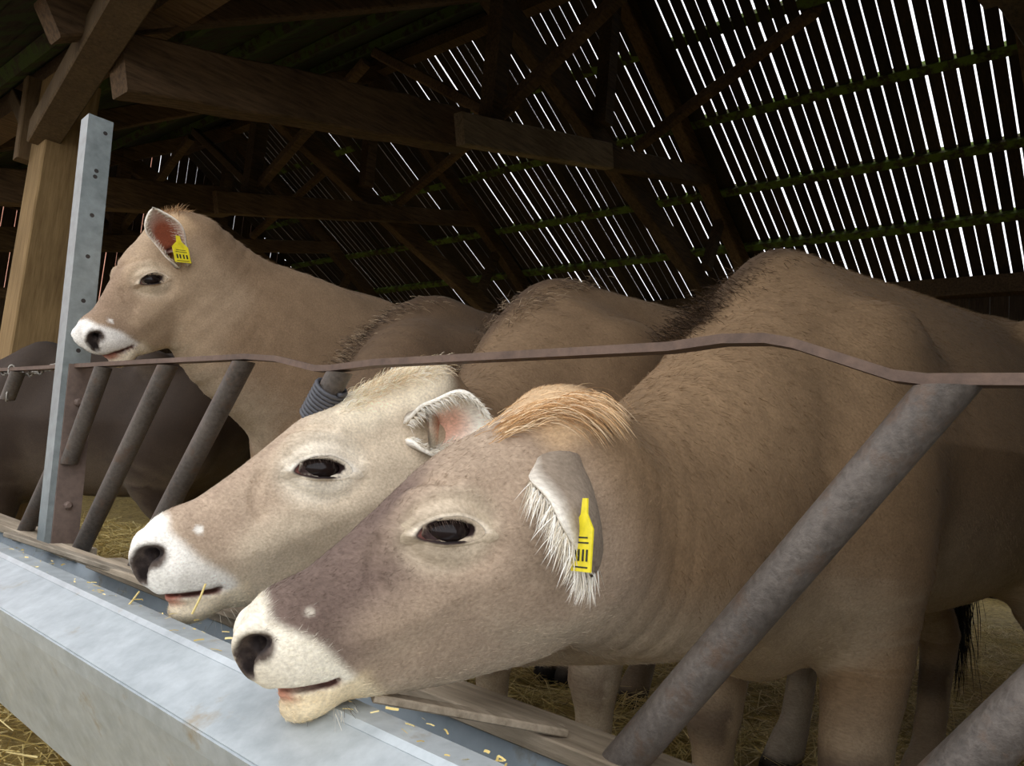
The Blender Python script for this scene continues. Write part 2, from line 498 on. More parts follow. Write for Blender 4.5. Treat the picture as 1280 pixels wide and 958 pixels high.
pipe(.165, .940, .49, .490, .0235)
pipe(-.10, .940, .235, .478, .0235)
pipe(2.36, .70, 2.53, .475)
pipe(2.80, .97, 2.86, .88)
# coil wrapped around the fourth pipe, top and bottom
def coil(t0, t1, turns):
    p, q = B(.8, 1.105, .958), B(.8, 1.43, .492); d = (q - p) / np.linalg.norm(q - p)
    s = np.cross(d, NV); pts = []
    for i in range(turns * 14 + 1):
        t = i / (turns * 14); an = 2 * math.pi * turns * t
        c = p + (q - p) * (t0 + (t1 - t0) * t)
        pts.append(c + .0265 * (s * math.cos(an) + NV * math.sin(an)))
    return MB().tube(pts, .0042, 6).build('coil', M['black_coil'], fe, True)
coil(.05, .17, 9); coil(.86, .98, 8)

# galvanised upright
up_ = tag(empty('upright_channel', B(.8, 2.25, .48)), 'tall galvanised channel upright with bolt holes at the left', 'post')
p0, p1 = B(.762, 2.235, .487), B(.762, 2.415, 1.73)
ax = (p1 - p0) / np.linalg.norm(p1 - p0); sd = np.cross(NV, ax); sd /= np.linalg.norm(sd)
if sd @ UV < 0: sd = -sd                                 # sd points along the fence, away from the viewer
WB_, FL, th = .070, .055, .004
def rel(a, b): return sd * a + NV * b
prof = [rel(0, 0), rel(FL, 0), rel(FL, th), rel(th, th), rel(th, WB_ - th), rel(FL, WB_ - th), rel(FL, WB_), rel(0, WB_)]
MB().extrude([p0 + q for q in prof], np.zeros(3), p1 - p0).build('channel', M['galv_post'], up_)
for t, o_ in ((.965, .05), (.865, .036), (.85, .034), (.755, .036), (.655, .036), (.55, .036), (.435, .036)):
    c = p0 + (p1 - p0) * t + NV * o_
    MB().tube([c + sd * .002, c - sd * .0006], .0062, 14).build('bolt_hole', M['hole'], up_)
# rusted plate bolted to the web below the rail
MB().beam(p0 + ax * .0 + NV * .048 - sd * .004, p0 + ax * .505 + NV * .048 - sd * .004, .066, .007, sd).build('rust_plate', M['rustplate'], up_)
for t in (.12, .40):
    c = p0 + ax * t + NV * .045 - sd * .007
    MB().tube([c, c - sd * .008, c - sd * .013], [.011, .011, .006], 8).build('bolt', M['rustplate'], up_)

# chain slung between post and rail
ch = tag(empty('chain', B(.9, 2.7, 1.0)), 'short steel chain hooked round the rail beside the timber post', 'chain')
def link(c, d, tw):
    d = d / np.linalg.norm(d); s = np.cross(d, [0, 0, 1.0]); s /= np.linalg.norm(s); t = np.cross(s, d)
    s2 = s * math.cos(tw) + t * math.sin(tw)
    pts = []
    for i in range(17):
        a = 2 * math.pi * i / 16
        pts.append(c + d * (.017 * math.cos(a)) + s2 * (.009 * math.sin(a)))
    return MB().tube(pts, .0028, 6, cap=False).build('link', M['chain'], ch, True)
ca, cb = B(.86, 2.42, 1.06), B(.80, 3.05, .985)
nl = 19
for i in range(nl):
    t = (i + .5) / nl
    c = ca + (cb - ca) * t + np.array([0, 0, -.05 * 4 * t * (1 - t)])
    tn = (cb - ca) + np.array([0, 0, -.05 * 4 * (1 - 2 * t)])
    link(c, tn, 0 if i % 2 else math.pi / 2)
for i in range(4):
    link(B(.79, 2.83, .975 - .028 * i), np.array([0.05, 0.02, -1.0]), 0 if i % 2 else math.pi / 2)

# ------------------------------------------------------------------ straw
def strands(name, cnt, region, lo, hi, wid, mat, zf, parent=None, tilt=.25):
    n0, n1, u0, u1 = region
    v = np.zeros((cnt, 6, 3)); a = rng.uniform(n0, n1, cnt); b = rng.uniform(u0, u1, cnt)
    z = zf(a, b) + rng.uniform(0, .035, cnt)
    c = NV * a[:, None] + UV * b[:, None]; c[:, 2] = z
    th = rng.uniform(0, 2 * np.pi, cnt); tl = rng.normal(0, tilt, cnt)
    d = np.stack([np.cos(th) * np.cos(tl), np.sin(th) * np.cos(tl), np.sin(tl)], 1)
    L = rng.uniform(lo, hi, cnt)[:, None] / 2; w = rng.uniform(.6, 1.3, cnt)[:, None] * wid
    s = np.cross(d, rng.normal(0, 1, (cnt, 3)) * .5 + np.array([0, 0, 1.0])); s /= np.linalg.norm(s, axis=1)[:, None]
    bend = np.zeros((cnt, 3)); bend[:, 2] = rng.uniform(-.02, .10, cnt) * L[:, 0] * 2
    v[:, 0] = c - d * L - s * w; v[:, 1] = c - d * L + s * w
    v[:, 2] = c + bend - s * w; v[:, 3] = c + bend + s * w
    v[:, 4] = c + d * L - s * w; v[:, 5] = c + d * L + s * w
    v = v.reshape(-1, 3)
    base = np.arange(cnt)[:, None] * 6
    f = np.concatenate([base + np.array([0, 1, 3, 2]), base + np.array([2, 3, 5, 4])], 0)
    return fast_mesh(name, v, f, mat, parent)

def fast_mesh(name, v, f, mat, parent=None, smooth=False):
    me = bpy.data.meshes.new(name); nf, k = f.shape
    me.vertices.add(len(v)); me.vertices.foreach_set('co', np.ascontiguousarray(v, dtype=np.float32).ravel())
    me.loops.add(nf * k); me.loops.foreach_set('vertex_index', np.ascontiguousarray(f, dtype=np.int32).ravel())
    me.polygons.add(nf); me.polygons.foreach_set('loop_start', np.arange(0, nf * k, k, dtype=np.int32))
    try: me.polygons.foreach_set('loop_total', np.full(nf, k, dtype=np.int32))
    except Exception: pass
    if smooth: me.polygons.foreach_set('use_smooth', np.ones(nf, dtype=bool))
    me.update(calc_edges=True); me.validate()
    if mat: me.materials.append(mat)
    o = bpy.data.objects.new(name, me); COL.objects.link(o)
    if parent is not None:
        o.parent = parent; o.location = -parent.location
    return o

def heap(a, b): return .02 * np.sin(a * 7.1 + b * 3.3) + .02 * np.sin(a * 3.1 - b * 8.7) + .02
s1 = strands('straw_bedding', 70000, (1.08, 6.5, -.6, 6.5), .05, .22, .0016, M['straw'], heap)
tag(s1, 'loose golden straw bedding the pen floor under the cows', 'straw', kind='stuff')
s2 = strands('straw_litter', 9000, (-.3, .96, .6, 4.2), .05, .2, .0016, M['straw'], heap)
tag(s2, 'loose straw on the ground in front of the trough', 'straw', kind='stuff')
s3 = strands('feed_crumbs', 500, (.555, .60, .1, 3.2), .004, .016, .0011, M['straw'], lambda a, b: .547 - .03 + 0 * a + .004, None, .1)
tag(s3, 'chaff and feed crumbs scattered along the trough rim', 'feed crumbs', kind='stuff')
s4 = strands('feed_remains', 1500, (.62, .77, .1, 3.2), .01, .06, .0014, M['straw'], lambda a, b: .25 + 0 * a)
tag(s4, 'scraps of feed and straw on the trough bottom', 'feed scraps', kind='stuff')

# ------------------------------------------------------------------ cows: implicit surfaces meshed by surface nets
F32 = np.float32
def smin(a, b, k):
    h = np.clip(.5 + .5 * (b - a) / k, 0, 1)
    return b + (a - b) * h - k * h * (1 - h)
def smax(a, b, k): return -smin(-a, -b, k)

def catmull(tab, m):
    """tab: list of rows -> resampled smooth rows"""
    T = np.array(tab, float); n = len(T); out = []
    P = np.vstack([2 * T[0] - T[1], T, 2 * T[-1] - T[-2]])
    for i in range(n - 1):
        p0, p1, p2, p3 = P[i], P[i + 1], P[i + 2], P[i + 3]
        for s in np.arange(m) / m:
            out.append(.5 * ((2 * p1) + (-p0 + p2) * s + (2 * p0 - 5 * p1 + 4 * p2 - p3) * s * s + (-p0 + 3 * p1 - 3 * p2 + p3) * s ** 3))
    out.append(T[-1]); return np.array(out)

def ellip(P, c, r, Rm=None):
    d = P - np.array(c, F32)
    if Rm is not None: d = d @ np.array(Rm, F32).T      # rows of Rm are the local axes
    q = d / np.array(r, F32)
    k0 = np.sqrt((q * q).sum(1)); q2 = d / (np.array(r, F32) ** 2); k1 = np.sqrt((q2 * q2).sum(1)) + 1e-6
    return k0 * (k0 - 1) / k1

def chain(P, tab, m=3):
    """round-section limb, tab rows x,y,z,r"""
    T = catmull(tab, m); best = None
    for a, b in zip(T[:-1], T[1:]):
        pa = P - a[:3].astype(F32); ba = (b[:3] - a[:3]).astype(F32); L = float(ba @ ba) + 1e-9
        h = np.clip(pa @ ba / L, 0, 1)
        d = np.sqrt(((pa - h[:, None] * ba) ** 2).sum(1)) - (a[3] + (b[3] - a[3]) * h)
        best = d if best is None else np.minimum(best, d)
    return best.astype(F32)

def sweep(P, tab, m=3, p=2.2):
    """oval-section limb, rows x,y,z,hw,hh ; section height stays in the vertical plane of the path"""
    T = catmull(tab, m); best = None
    for a, b in zip(T[:-1], T[1:]):
        ba = (b[:3] - a[:3]); L = np.linalg.norm(ba) + 1e-9; d = ba / L
        s = np.cross(d, [0, 0, 1.0]); s /= np.linalg.norm(s); t = np.cross(s, d)
        pa = P - a[:3].astype(F32); ax = pa @ d.astype(F32)
        h = np.clip(ax / L, 0, 1); over = ax - h * L
        ly = np.abs(pa @ s.astype(F32)); lz = np.abs(pa @ t.astype(F32))
        w = a[3] + (b[3] - a[3]) * h; hh = a[4] + (b[4] - a[4]) * h
        q = ((ly / w) ** p + (lz / hh) ** p + (np.abs(over) / w) ** p) ** (1 / p)
        v = (q - 1) * np.minimum(w, hh)
        best = v if best is None else np.minimum(best, v)
    return best.astype(F32)

def table(rows, m=6): 
    return catmull(rows, m)

def profile_body(P, tab, p=2.3):
    """straight-axis body, rows x, top, bottom, half width, top-narrowing, bottom-narrowing (x ascending)"""
    T = table(tab); x = P[:, 0]
    col = lambda k: np.interp(x, T[:, 0], T[:, k]).astype(F32)
    zt, zb, w, kt, kb = (col(k) for k in range(1, 6))
    c = (zt + zb) / 2; h = np.maximum((zt - zb) / 2, .01)
    v = (P[:, 2] - c) / h
    we = w * (1 - kt * np.clip(v, 0, 1.2) - kb * np.clip(-v, 0, 1.2)); we = np.maximum(we, .01)
    over = np.maximum(np.maximum(T[0, 0] - x, x - T[-1, 0]), 0)
    q = (np.abs(P[:, 1] / we) ** p + np.abs(v) ** p) ** (1 / p)
    d = (q - 1) * np.minimum(w, h)
    return np.where(over > 0, np.sqrt(np.maximum(d, 0) ** 2 + over ** 2), d).astype(F32)

# ---- head in its own frame: x poll -> nose, y left, z dorsal; unit length 0.5 m
HEAD = [  # x, top, bottom, half width, narrowing up, narrowing down
    (-.045, -.050, -.15, .055, .1, .1), (-.01, -.006, -.22, .078, .15, .25), (.05, .015, -.272, .096, .14, .36),
    (.11, .027, -.300, .106, .14, .44), (.17, .032, -.306, .108, .15, .48), (.225, .028, -.293, .102, .17, .48),
    (.285, .017, -.267, .090, .18, .44), (.345, .007, -.240, .077, .18, .36), (.40, .001, -.209, .069, .16, .27),
    (.45, -.004, -.178, .066, .14, .22), (.495, -.018, -.144, .060, .1, .2), (.515, -.045, -.114, .040, .1, .1)]
E1 = np.array([.80, 0, .60]); E2 = np.array([-.60, 0, .80])
EYE = np.array([.236, .0, -.049]); EYE_Y = .073; EYE_R = .0315
LIPZ = (np.array([.40, .435, .46, .49, .515, .54]), np.array([-.132, -.137, -.130, -.115, -.103, -.097]))

def head_base(H):
    d = profile_body(H, HEAD, 2.35)
    A = H.copy(); A[:, 1] = np.abs(A[:, 1])           # mirrored half
    d = smin(d, ellip(A, (.466, .016, -.068), (.066, .058, .066)), .025)     # muzzle pad
    d = smin(d, ellip(A, (.480, 0, -.052), (.050, .062, .046)), .03)
    d = smin(d, ellip(A, (.478, .0, -.140), (.056, .049, .031)), .012)       # chin
    d = smin(d, ellip(A, (.13, .058, -.17), (.095, .048, .095)), .05)        # cheek
    d = smin(d, ellip(A, (.228, .062, -.033), (.060, .043, .046)), .03)      # orbit
    d = smin(d, ellip(A, (.31, .052, -.105), (.075, .022, .022)), .04)       # facial crest
    d = smin(d, ellip(A, (.0, .03, -.025), (.05, .05, .035)), .04)           # poll
    d = smax(d, -ellip(A, (.125, .125, -.035), (.05, .03, .03)), .04)        # temple hollow
    d = smax(d, -ellip(A, (.318, .098, -.032), (.05, .022, .025)), .03)      # hollow in front of the eye
    return d

def skin_y(x, z):
    """lateral position of the skin at head coordinates (x, z)"""
    x, z = np.atleast_1d(x).astype(F32), np.atleast_1d(z).astype(F32)
    ys = np.linspace(.01, .17, 81).astype(F32)
    P = np.stack([np.repeat(x, 81), np.tile(ys, len(x)), np.repeat(z, 81)], 1)
    D = head_base(P).reshape(len(x), 81); out = np.zeros(len(x))
    for i in range(len(x)):
        k = np.nonzero(D[i] < 0)[0]
        if len(k) == 0: out[i] = .02; continue
        k = min(k[-1], 79); t = D[i][k] / (D[i][k] - D[i][k + 1] + 1e-9); out[i] = ys[k] + (ys[k + 1] - ys[k]) * min(max(t, 0), 1)
    return out

def on_skin(pts, r):
    T = np.array(pts); y = skin_y(T[:, 0], T[:, 1]); return [(a, yy, b, r) for (a, b), yy in zip(pts, y)]
def eye_pt(a, b): return EYE + E1 * a + E2 * b
FOLDS = None
def folds():
    global FOLDS
    if FOLDS is None:
        f = []
        arc = lambda a0, a1, ra, rb, ca=0, cb=0: [tuple(eye_pt(ca + ra * math.cos(t), cb + rb * math.sin(t))[[0, 2]]) for t in np.linspace(a0, a1, 7)]
        f.append((on_skin(arc(.25, 2.6, .060, .044), .0062), .010))
        f.append((on_skin(arc(.30, 1.7, .086, .066, .004), .0066), .010))
        f.append((on_skin(arc(-2.9, -.55, .062, .050), .0050), .016))
        f.append((on_skin([(.318, -.014), (.336, -.030), (.346, -.047), (.348, -.064)], .0062), .012))
        FOLDS = f
    return FOLDS

def almond(t, k=1.0):
    """eye outline in the (E1,E2) plane; t in 0..2pi, 0 at the inner (front) corner"""
    c, s = math.cos(t), math.sin(t)
    a = .037 * c; b = (.0172 if s > 0 else .0130) * abs(s) ** 1.25 * (1 if s > 0 else -1)
    if c > 0: b -= .006 * c * c
    else: b += .001
    return a * k, b * k

def head_sdf(H, mouth=0.0):
    d = head_base(H)
    A = H.copy(); A[:, 1] = np.abs(A[:, 1])
    Rm = np.array([E1, E2, np.cross(E1, E2)])
    d = smax(d, -ellip(A, tuple(EYE + E2 * .004 + np.array([0, EYE_Y + .034, 0])), (.034, .0122, .034), Rm), .004)
    for f, k in folds():
        d = smax(d, -chain(A, f, 2), k)
    # nostril
    d = smin(d, chain(A, [(.487, .050, -.022, .012), (.509, .046, -.016, .011), (.525, .034, -.030, .010), (.526, .026, -.060, .010)], 3), .016)
    d = smax(d, -chain(A, [(.494, .0640, -.036, .0075), (.508, .056, -.030, .0115), (.522, .045, -.040, .0125), (.526, .035, -.062, .008)], 3), .007)
    d = smax(d, -chain(A, [(.507, .050, -.036, .010), (.487, .036, -.04, .010), (.46, .03, -.045, .008)], 2), .006)
    # mouth: a slit following the lip line, two centimetres deep
    zl = np.interp(H[:, 0], *LIPZ).astype(F32)
    half = .0028 + mouth * np.clip((H[:, 0] - .44) / .08, 0, 1)
    slit = np.maximum(np.maximum(np.abs(H[:, 2] - zl) - half, .447 - H[:, 0]), -(d + .018))
    d = smax(d, -slit.astype(F32), .008)
    return d

class Cow:
    pass

def make_cow(name, label, wither, heading, neck, poll, nose, roll, voxel, hvoxel, palette, legs=None, scale=1.0, hl=.5,
             rows=None, lids=None, dewlap=None, fur=20000, furseed=1, girth=1.0, ears=None, hs=(1, 1, 1), eyes=True, mouth=0.0, hind=True, tail=None, low=False):
    c = Cow()
    Fd = np.array([math.cos(heading), math.sin(heading), 0]); Ld = np.array([-Fd[1], Fd[0], 0])
    O = np.array([wither[0], wither[1], 0.0])
    W2L = np.array([Fd, Ld, [0, 0, 1.0]])
    tl = lambda P: (np.asarray(P, float) - O) @ W2L.T
    lw = lambda P: np.asarray(P, float) @ W2L + O
    pollL, noseL = tl(poll), tl(nose)
    hx = noseL - pollL; S = np.linalg.norm(hx) / .515; hx = hx / np.linalg.norm(hx)
    upv = np.array([0, 0, 1.0]) - hx * hx[2]; upv /= np.linalg.norm(upv); hy = np.cross(upv, hx)
    cr, sr = math.cos(roll), math.sin(roll)
    hz = upv * cr + hy * sr; hy = np.cross(hz, hx)
    HM = np.array([hx, hy, hz])
    HS = np.array(hs, float) * S
    c.h2l = lambda H: (np.asarray(H, float) * HS) @ HM + pollL
    c.l2h = lambda P: ((np.asarray(P, float) - pollL) @ HM.T) / HS
    body = rows or [
        (-1.27, 1.13, 1.00, .07, .1, .1), (-1.22, 1.26, .86, .15, .2, .2), (-1.12, 1.325, .74, .22, .28, .2), (-.95, 1.36, .66, .262, .32, .15),
        (-.72, 1.335, .60, .295, .30, .12), (-.45, 1.325, .575, .305, .34, .12), (-.2, 1.32, .57, .285, .45, .15),
        (0.0, 1.315, .555, .245, .62, .2), (.12, 1.25, .535, .205, .62, .25), (.22, 1.13, .58, .15, .5, .3), (.28, 1.02, .66, .10, .3, .3)]
    body = [(x * scale, t * scale, b * scale, w * scale * girth, k1, k2) for x, t, b, w, k1, k2 in body]
    lg = legs or {}
    def front(s):
        dx, dy = lg.get('FL' if s > 0 else 'FR', (0, 0))
        return [(.03, .155 * s, .86, .12), (-.02 + dx * .3, .165 * s, .70, .108), (-.055 + dx * .6, .165 * s + dy, .55, .083), (-.05 + dx, .16 * s + dy, .42, .066),
                (-.045 + dx, .16 * s + dy, .345, .062), (-.055 + dx, .16 * s + dy, .27, .045), (-.06 + dx, .16 * s + dy, .15, .042), (-.05 + dx, .16 * s + dy, .10, .05), (-.02 + dx, .16 * s + dy, .02, .058)]
    def rear(s):
        dx, dy = lg.get('RL' if s > 0 else 'RR', (0, 0))
        return [(-1.0, .16 * s, .98, .15), (-.90, .175 * s, .82, .14), (-.88 + dx * .5, .17 * s, .68, .105), (-.98 + dx, .16 * s + dy, .54, .066),
                (-1.05 + dx, .155 * s + dy, .46, .056), (-1.04 + dx, .155 * s + dy, .34, .043), (-1.01 + dx, .155 * s + dy, .16, .042), (-.98 + dx, .155 * s + dy, .10, .05), (-.94 + dx, .155 * s + dy, .02, .058)]
    sc = lambda t: [tuple(v * scale for v in r) for r in t]
    neck = [tuple(r) for r in neck]
    def bbox_of(t, pad):
        T = np.array(t); r = T[:, 3].max() if T.shape[1] == 4 else max(T[:, 3].max(), T[:, 4].max())
        return T[:, :3].min(0) - r - pad, T[:, :3].max(0) + r + pad
    def local(fn, P, lo, hi):
        """evaluate only near the primitive; elsewhere a safe positive distance"""
        out = np.full(len(P), .3, F32)
        m = ((P >= lo) & (P <= hi)).all(1)
        if m.any(): out[m] = fn(P[m])
        return out
    limbs = [front(1), front(-1)] + ([rear(1), rear(-1)] if hind else [])
    limbs = [sc(l) for l in limbs]
    hb_lo = np.array([-.2, -.22, -.36]); hb_hi = np.array([.62, .22, .12])
    def sdf(P):
        P = P.astype(F32)
        d = profile_body(P, body, 2.2)
        d = smin(d, local(lambda Q: ellip(Q * np.array([1, 1, 1], F32), (.05 * scale, 0, .72 * scale), (.17 * scale, .2 * scale, .2 * scale)), P, np.array([-.5, -.5, .2]), np.array([.6, .5, 1.3])), .08)
        A = P.copy(); A[:, 1] = np.abs(A[:, 1])
        d = smin(d, ellip(A, (-.02 * scale, .17 * scale, .93 * scale), (.16 * scale, .095 * scale, .29 * scale), np.array([[.93, 0, .36], [0, 1, 0], [-.36, 0, .93]])), .07)   # shoulder blade
        if hind:
            d = smin(d, ellip(A, (-.82 * scale, .20 * scale, 1.27 * scale), (.09 * scale, .06 * scale, .06 * scale)), .09)   # hook bone
            d = smin(d, ellip(A, (-1.02 * scale, .17 * scale, .95 * scale), (.19 * scale, .10 * scale, .27 * scale)), .08)
        lo, hi = bbox_of(neck, .15)
        d = smin(d, local(lambda Q: sweep(Q, neck, 6, 2.1), P, lo, hi), .09)
        if dewlap:
            lo, hi = bbox_of(dewlap, .15)
            d = smin(d, local(lambda Q: sweep(Q, dewlap, 3, 2.0), P, lo, hi), .07)
        d = smax(d, -local(lambda Q: ellip(Q, (.36 * scale, .165 * scale, .725 * scale), (.10, .045, .05)), P, np.array([0, -.05, .4]), np.array([.7, .4, 1.0])), .06)   # jugular hollow
        for l in limbs:
            lo, hi = bbox_of(l, .14)
            d = smin(d, local(lambda Q: chain(Q, l, 2), P, lo, hi), (.04 + .07 * np.clip((P[:, 2] - .5 * scale) / .2, 0, 1)).astype(F32))
        H = c.l2h(P).astype(F32)
        hd_ = np.full(len(P), .3, F32)
        m = ((H >= hb_lo) & (H <= hb_hi)).all(1)
        if m.any():
            hd_[m] = head_sdf(H[m], mouth) * S
            # blend less near the face so features stay crisp
            kk = np.clip((.16 - H[m][:, 0]) / .16, 0, 1) * .07 + .012
            d[m] = smin(d[m], hd_[m], kk.astype(F32))
        d = np.minimum(d, hd_ if m.any() else d) if m.any() else d
        return d
    # rectilinear grid, finer around the head
    hc = np.array([c.h2l(p) for p in [(x, y, z) for x in (-.02, .545) for y in (-.13, .13) for z in (-.29, .05)]])
    hlo, hhi = hc.min(0), hc.max(0)
    T = np.array(body); lo = np.array([T[0, 0] - .06, -.36 * scale, -.02]); hi = np.array([.35 * scale, .36 * scale, T[:, 1].max() + .05])
    N = np.array(neck); lo = np.minimum(lo, np.minimum(N[:, :3].min(0) - .3, hlo - .03)); hi = np.maximum(hi, np.maximum(N[:, :3].max(0) + .25, hhi + .03))
    lo[2] = max(lo[2], -.03)
    axes = []
    for k in range(3):
        a = [lo[k]]
        while a[-1] < hi[k]:
            x = a[-1]
            dist = max(hlo[k] - x, x - hhi[k], 0)
            a.append(x + min(voxel, hvoxel + dist * .12))
        axes.append(np.array(a))
    shp = tuple(len(a) for a in axes)
    # coarse pass on every 4th node decides which blocks are near the surface
    st = 4
    ci = [np.unique(np.append(np.arange(0, n, st), n - 1)) for n in shp]
    G = np.stack(np.meshgrid(*[axes[k][ci[k]] for k in range(3)], indexing='ij'), -1).reshape(-1, 3)
    cv = sdf(G).reshape([len(q) for q in ci])
    full = np.zeros(shp, F32)
    near = np.zeros([len(q) - 1 for q in ci], bool)
    # spacing of each block -> band
    bs = [np.diff(axes[k][ci[k]]) for k in range(3)]
    diag = np.sqrt(bs[0][:, None, None] ** 2 + bs[1][None, :, None] ** 2 + bs[2][None, None, :] ** 2)
    mn = np.full(near.shape, 9., F32)
    for i in (0, 1):
        for j in (0, 1):
            for k in (0, 1):
                sub = cv[i:i + near.shape[0], j:j + near.shape[1], k:k + near.shape[2]]
                mn = np.minimum(mn, np.abs(sub))
    near = mn < diag * .95 + .006
    # fill: nearest coarse value, then exact in near blocks
    idx = [np.clip(np.searchsorted(ci[k], np.arange(shp[k]), side='right') - 1, 0, len(ci[k]) - 1) for k in range(3)]
    full = cv[np.ix_(*idx)].copy()
    bidx = [np.clip(i, 0, near.shape[k] - 1) for k, i in enumerate(idx)]
    act = near[np.ix_(*bidx)]
    # dilate by one so that block borders are exact
    for k in range(3):
        s1 = [slice(None)] * 3; s2 = [slice(None)] * 3; s1[k] = slice(1, None); s2[k] = slice(None, -1)
        act2 = act.copy(); act2[tuple(s1)] |= act[tuple(s2)]; act2[tuple(s2)] |= act[tuple(s1)]; act = act2
    ii = np.argwhere(act)
    for b in range(0, len(ii), 400000):
        q = ii[b:b + 400000]
        P = np.stack([axes[k][q[:, k]] for k in range(3)], 1)
        full[q[:, 0], q[:, 1], q[:, 2]] = sdf(P)
    V, Q = surface_nets(full, axes)
    # project the net onto the implicit surface
    for it in range(2):
        e = .0015; d0 = sdf(V); g = np.stack([(sdf(V + np.eye(3)[k] * e) - d0) / e for k in range(3)], 1)
        gl = (g * g).sum(1) + .15
        V = V - np.clip(d0 / gl, -.004, .004)[:, None] * g
    gn = g / (np.linalg.norm(g, axis=1)[:, None] + 1e-6)
    c.V, c.Q, c.N, c.lw, c.W2L, c.S, c.HM = V, Q, gn, lw, W2L, S, HM
    col = palette(V, c.l2h(V), gn, scale)
    # ears are added to the same skin
    evs, eqs, ecs = [V], [Q], [col]
    off = len(V)
    for e in (ears or []):
        ev, eq, ec = ear_mesh(e, c)
        evs.append(ev); eqs.append(eq + off); ecs.append(ec); off += len(ev)
    AV = np.concatenate(evs); AQ = np.concatenate(eqs); AC = np.concatenate(ecs)
    root = tag(empty('cow', tuple(O)), label, 'cow', 'brown cows at the feed fence')
    skin = fast_mesh('body', lw(AV), AQ, M['coat'], root, True)
    at_ = skin.data.color_attributes.new('coat', 'FLOAT_COLOR', 'POINT')
    at_.data.foreach_set('color', np.concatenate([np.clip(AC, 0, 1), np.ones((len(AC), 1))], 1).astype(F32).ravel())
    c.root, c.skin, c.col = root, skin, col
    c.lid_cols = lids or (np.array(srgb(226, 210, 186)), np.array(srgb(190, 168, 142)))
    if eyes:
        for s in (1, -1):
            eyeball(c, s)
    if fur: coat_fur(c, fur, furseed)
    return c

def surface_nets(D, axes):
    S = D < 0
    n = D.shape
    m = tuple(k - 1 for k in n)
    cnt = np.zeros(m, np.int8)
    for i in (0, 1):
        for j in (0, 1):
            for k in (0, 1):
                cnt += S[i:i + m[0], j:j + m[1], k:k + m[2]]
    cells = np.argwhere((cnt > 0) & (cnt < 8))
    vid = np.full(m, -1, np.int32); vid[cells[:, 0], cells[:, 1], cells[:, 2]] = np.arange(len(cells))
    acc = np.zeros((len(cells), 3)); w = np.zeros(len(cells))
    corners = [(i, j, k) for i in (0, 1) for j in (0, 1) for k in (0, 1)]
    val = {q: D[cells[:, 0] + q[0], cells[:, 1] + q[1], cells[:, 2] + q[2]] for q in corners}
    for a in corners:
        for ax in range(3):
            if a[ax]: continue
            b = list(a); b[ax] = 1; b = tuple(b)
            va, vb = val[a], val[b]; mk = (va < 0) != (vb < 0)
            t = va[mk] / (va[mk] - vb[mk])
            p = np.tile(np.array(a, float), (mk.sum(), 1)); p[:, ax] = t
            acc[mk] += p; w[mk] += 1
    g = cells + acc / w[:, None]
    V = np.stack([np.interp(g[:, k], np.arange(n[k]), axes[k]) for k in range(3)], 1)
    quads = []
    for ax in range(3):
        o1, o2 = (ax + 1) % 3, (ax + 2) % 3
        sa = [slice(None)] * 3; sb = [slice(None)] * 3
        sa[ax] = slice(0, n[ax] - 1); sb[ax] = slice(1, n[ax])
        sa[o1] = sb[o1] = slice(1, n[o1] - 1); sa[o2] = sb[o2] = slice(1, n[o2] - 1)
        A_, B_ = S[tuple(sa)], S[tuple(sb)]
        e = np.argwhere(A_ != B_); 
        if not len(e): continue
        flip = A_[e[:, 0], e[:, 1], e[:, 2]]
        e = e.copy(); e[:, o1] += 1; e[:, o2] += 1
        def cell(d1, d2):
            q = e.copy(); q[:, o1] -= d1; q[:, o2] -= d2; return vid[q[:, 0], q[:, 1], q[:, 2]]
        q = np.stack([cell(1, 1), cell(0, 1), cell(0, 0), cell(1, 0)], 1)
        q[~flip] = q[~flip][:, ::-1]
        quads.append(q)
    Q = np.concatenate(quads); Q = Q[(Q >= 0).all(1)]
    return V, Q

def rot_axis(v, k, a):
    k = k / np.linalg.norm(k); return v * math.cos(a) + np.cross(k, v) * math.sin(a) + k * (k @ v) * (1 - math.cos(a))

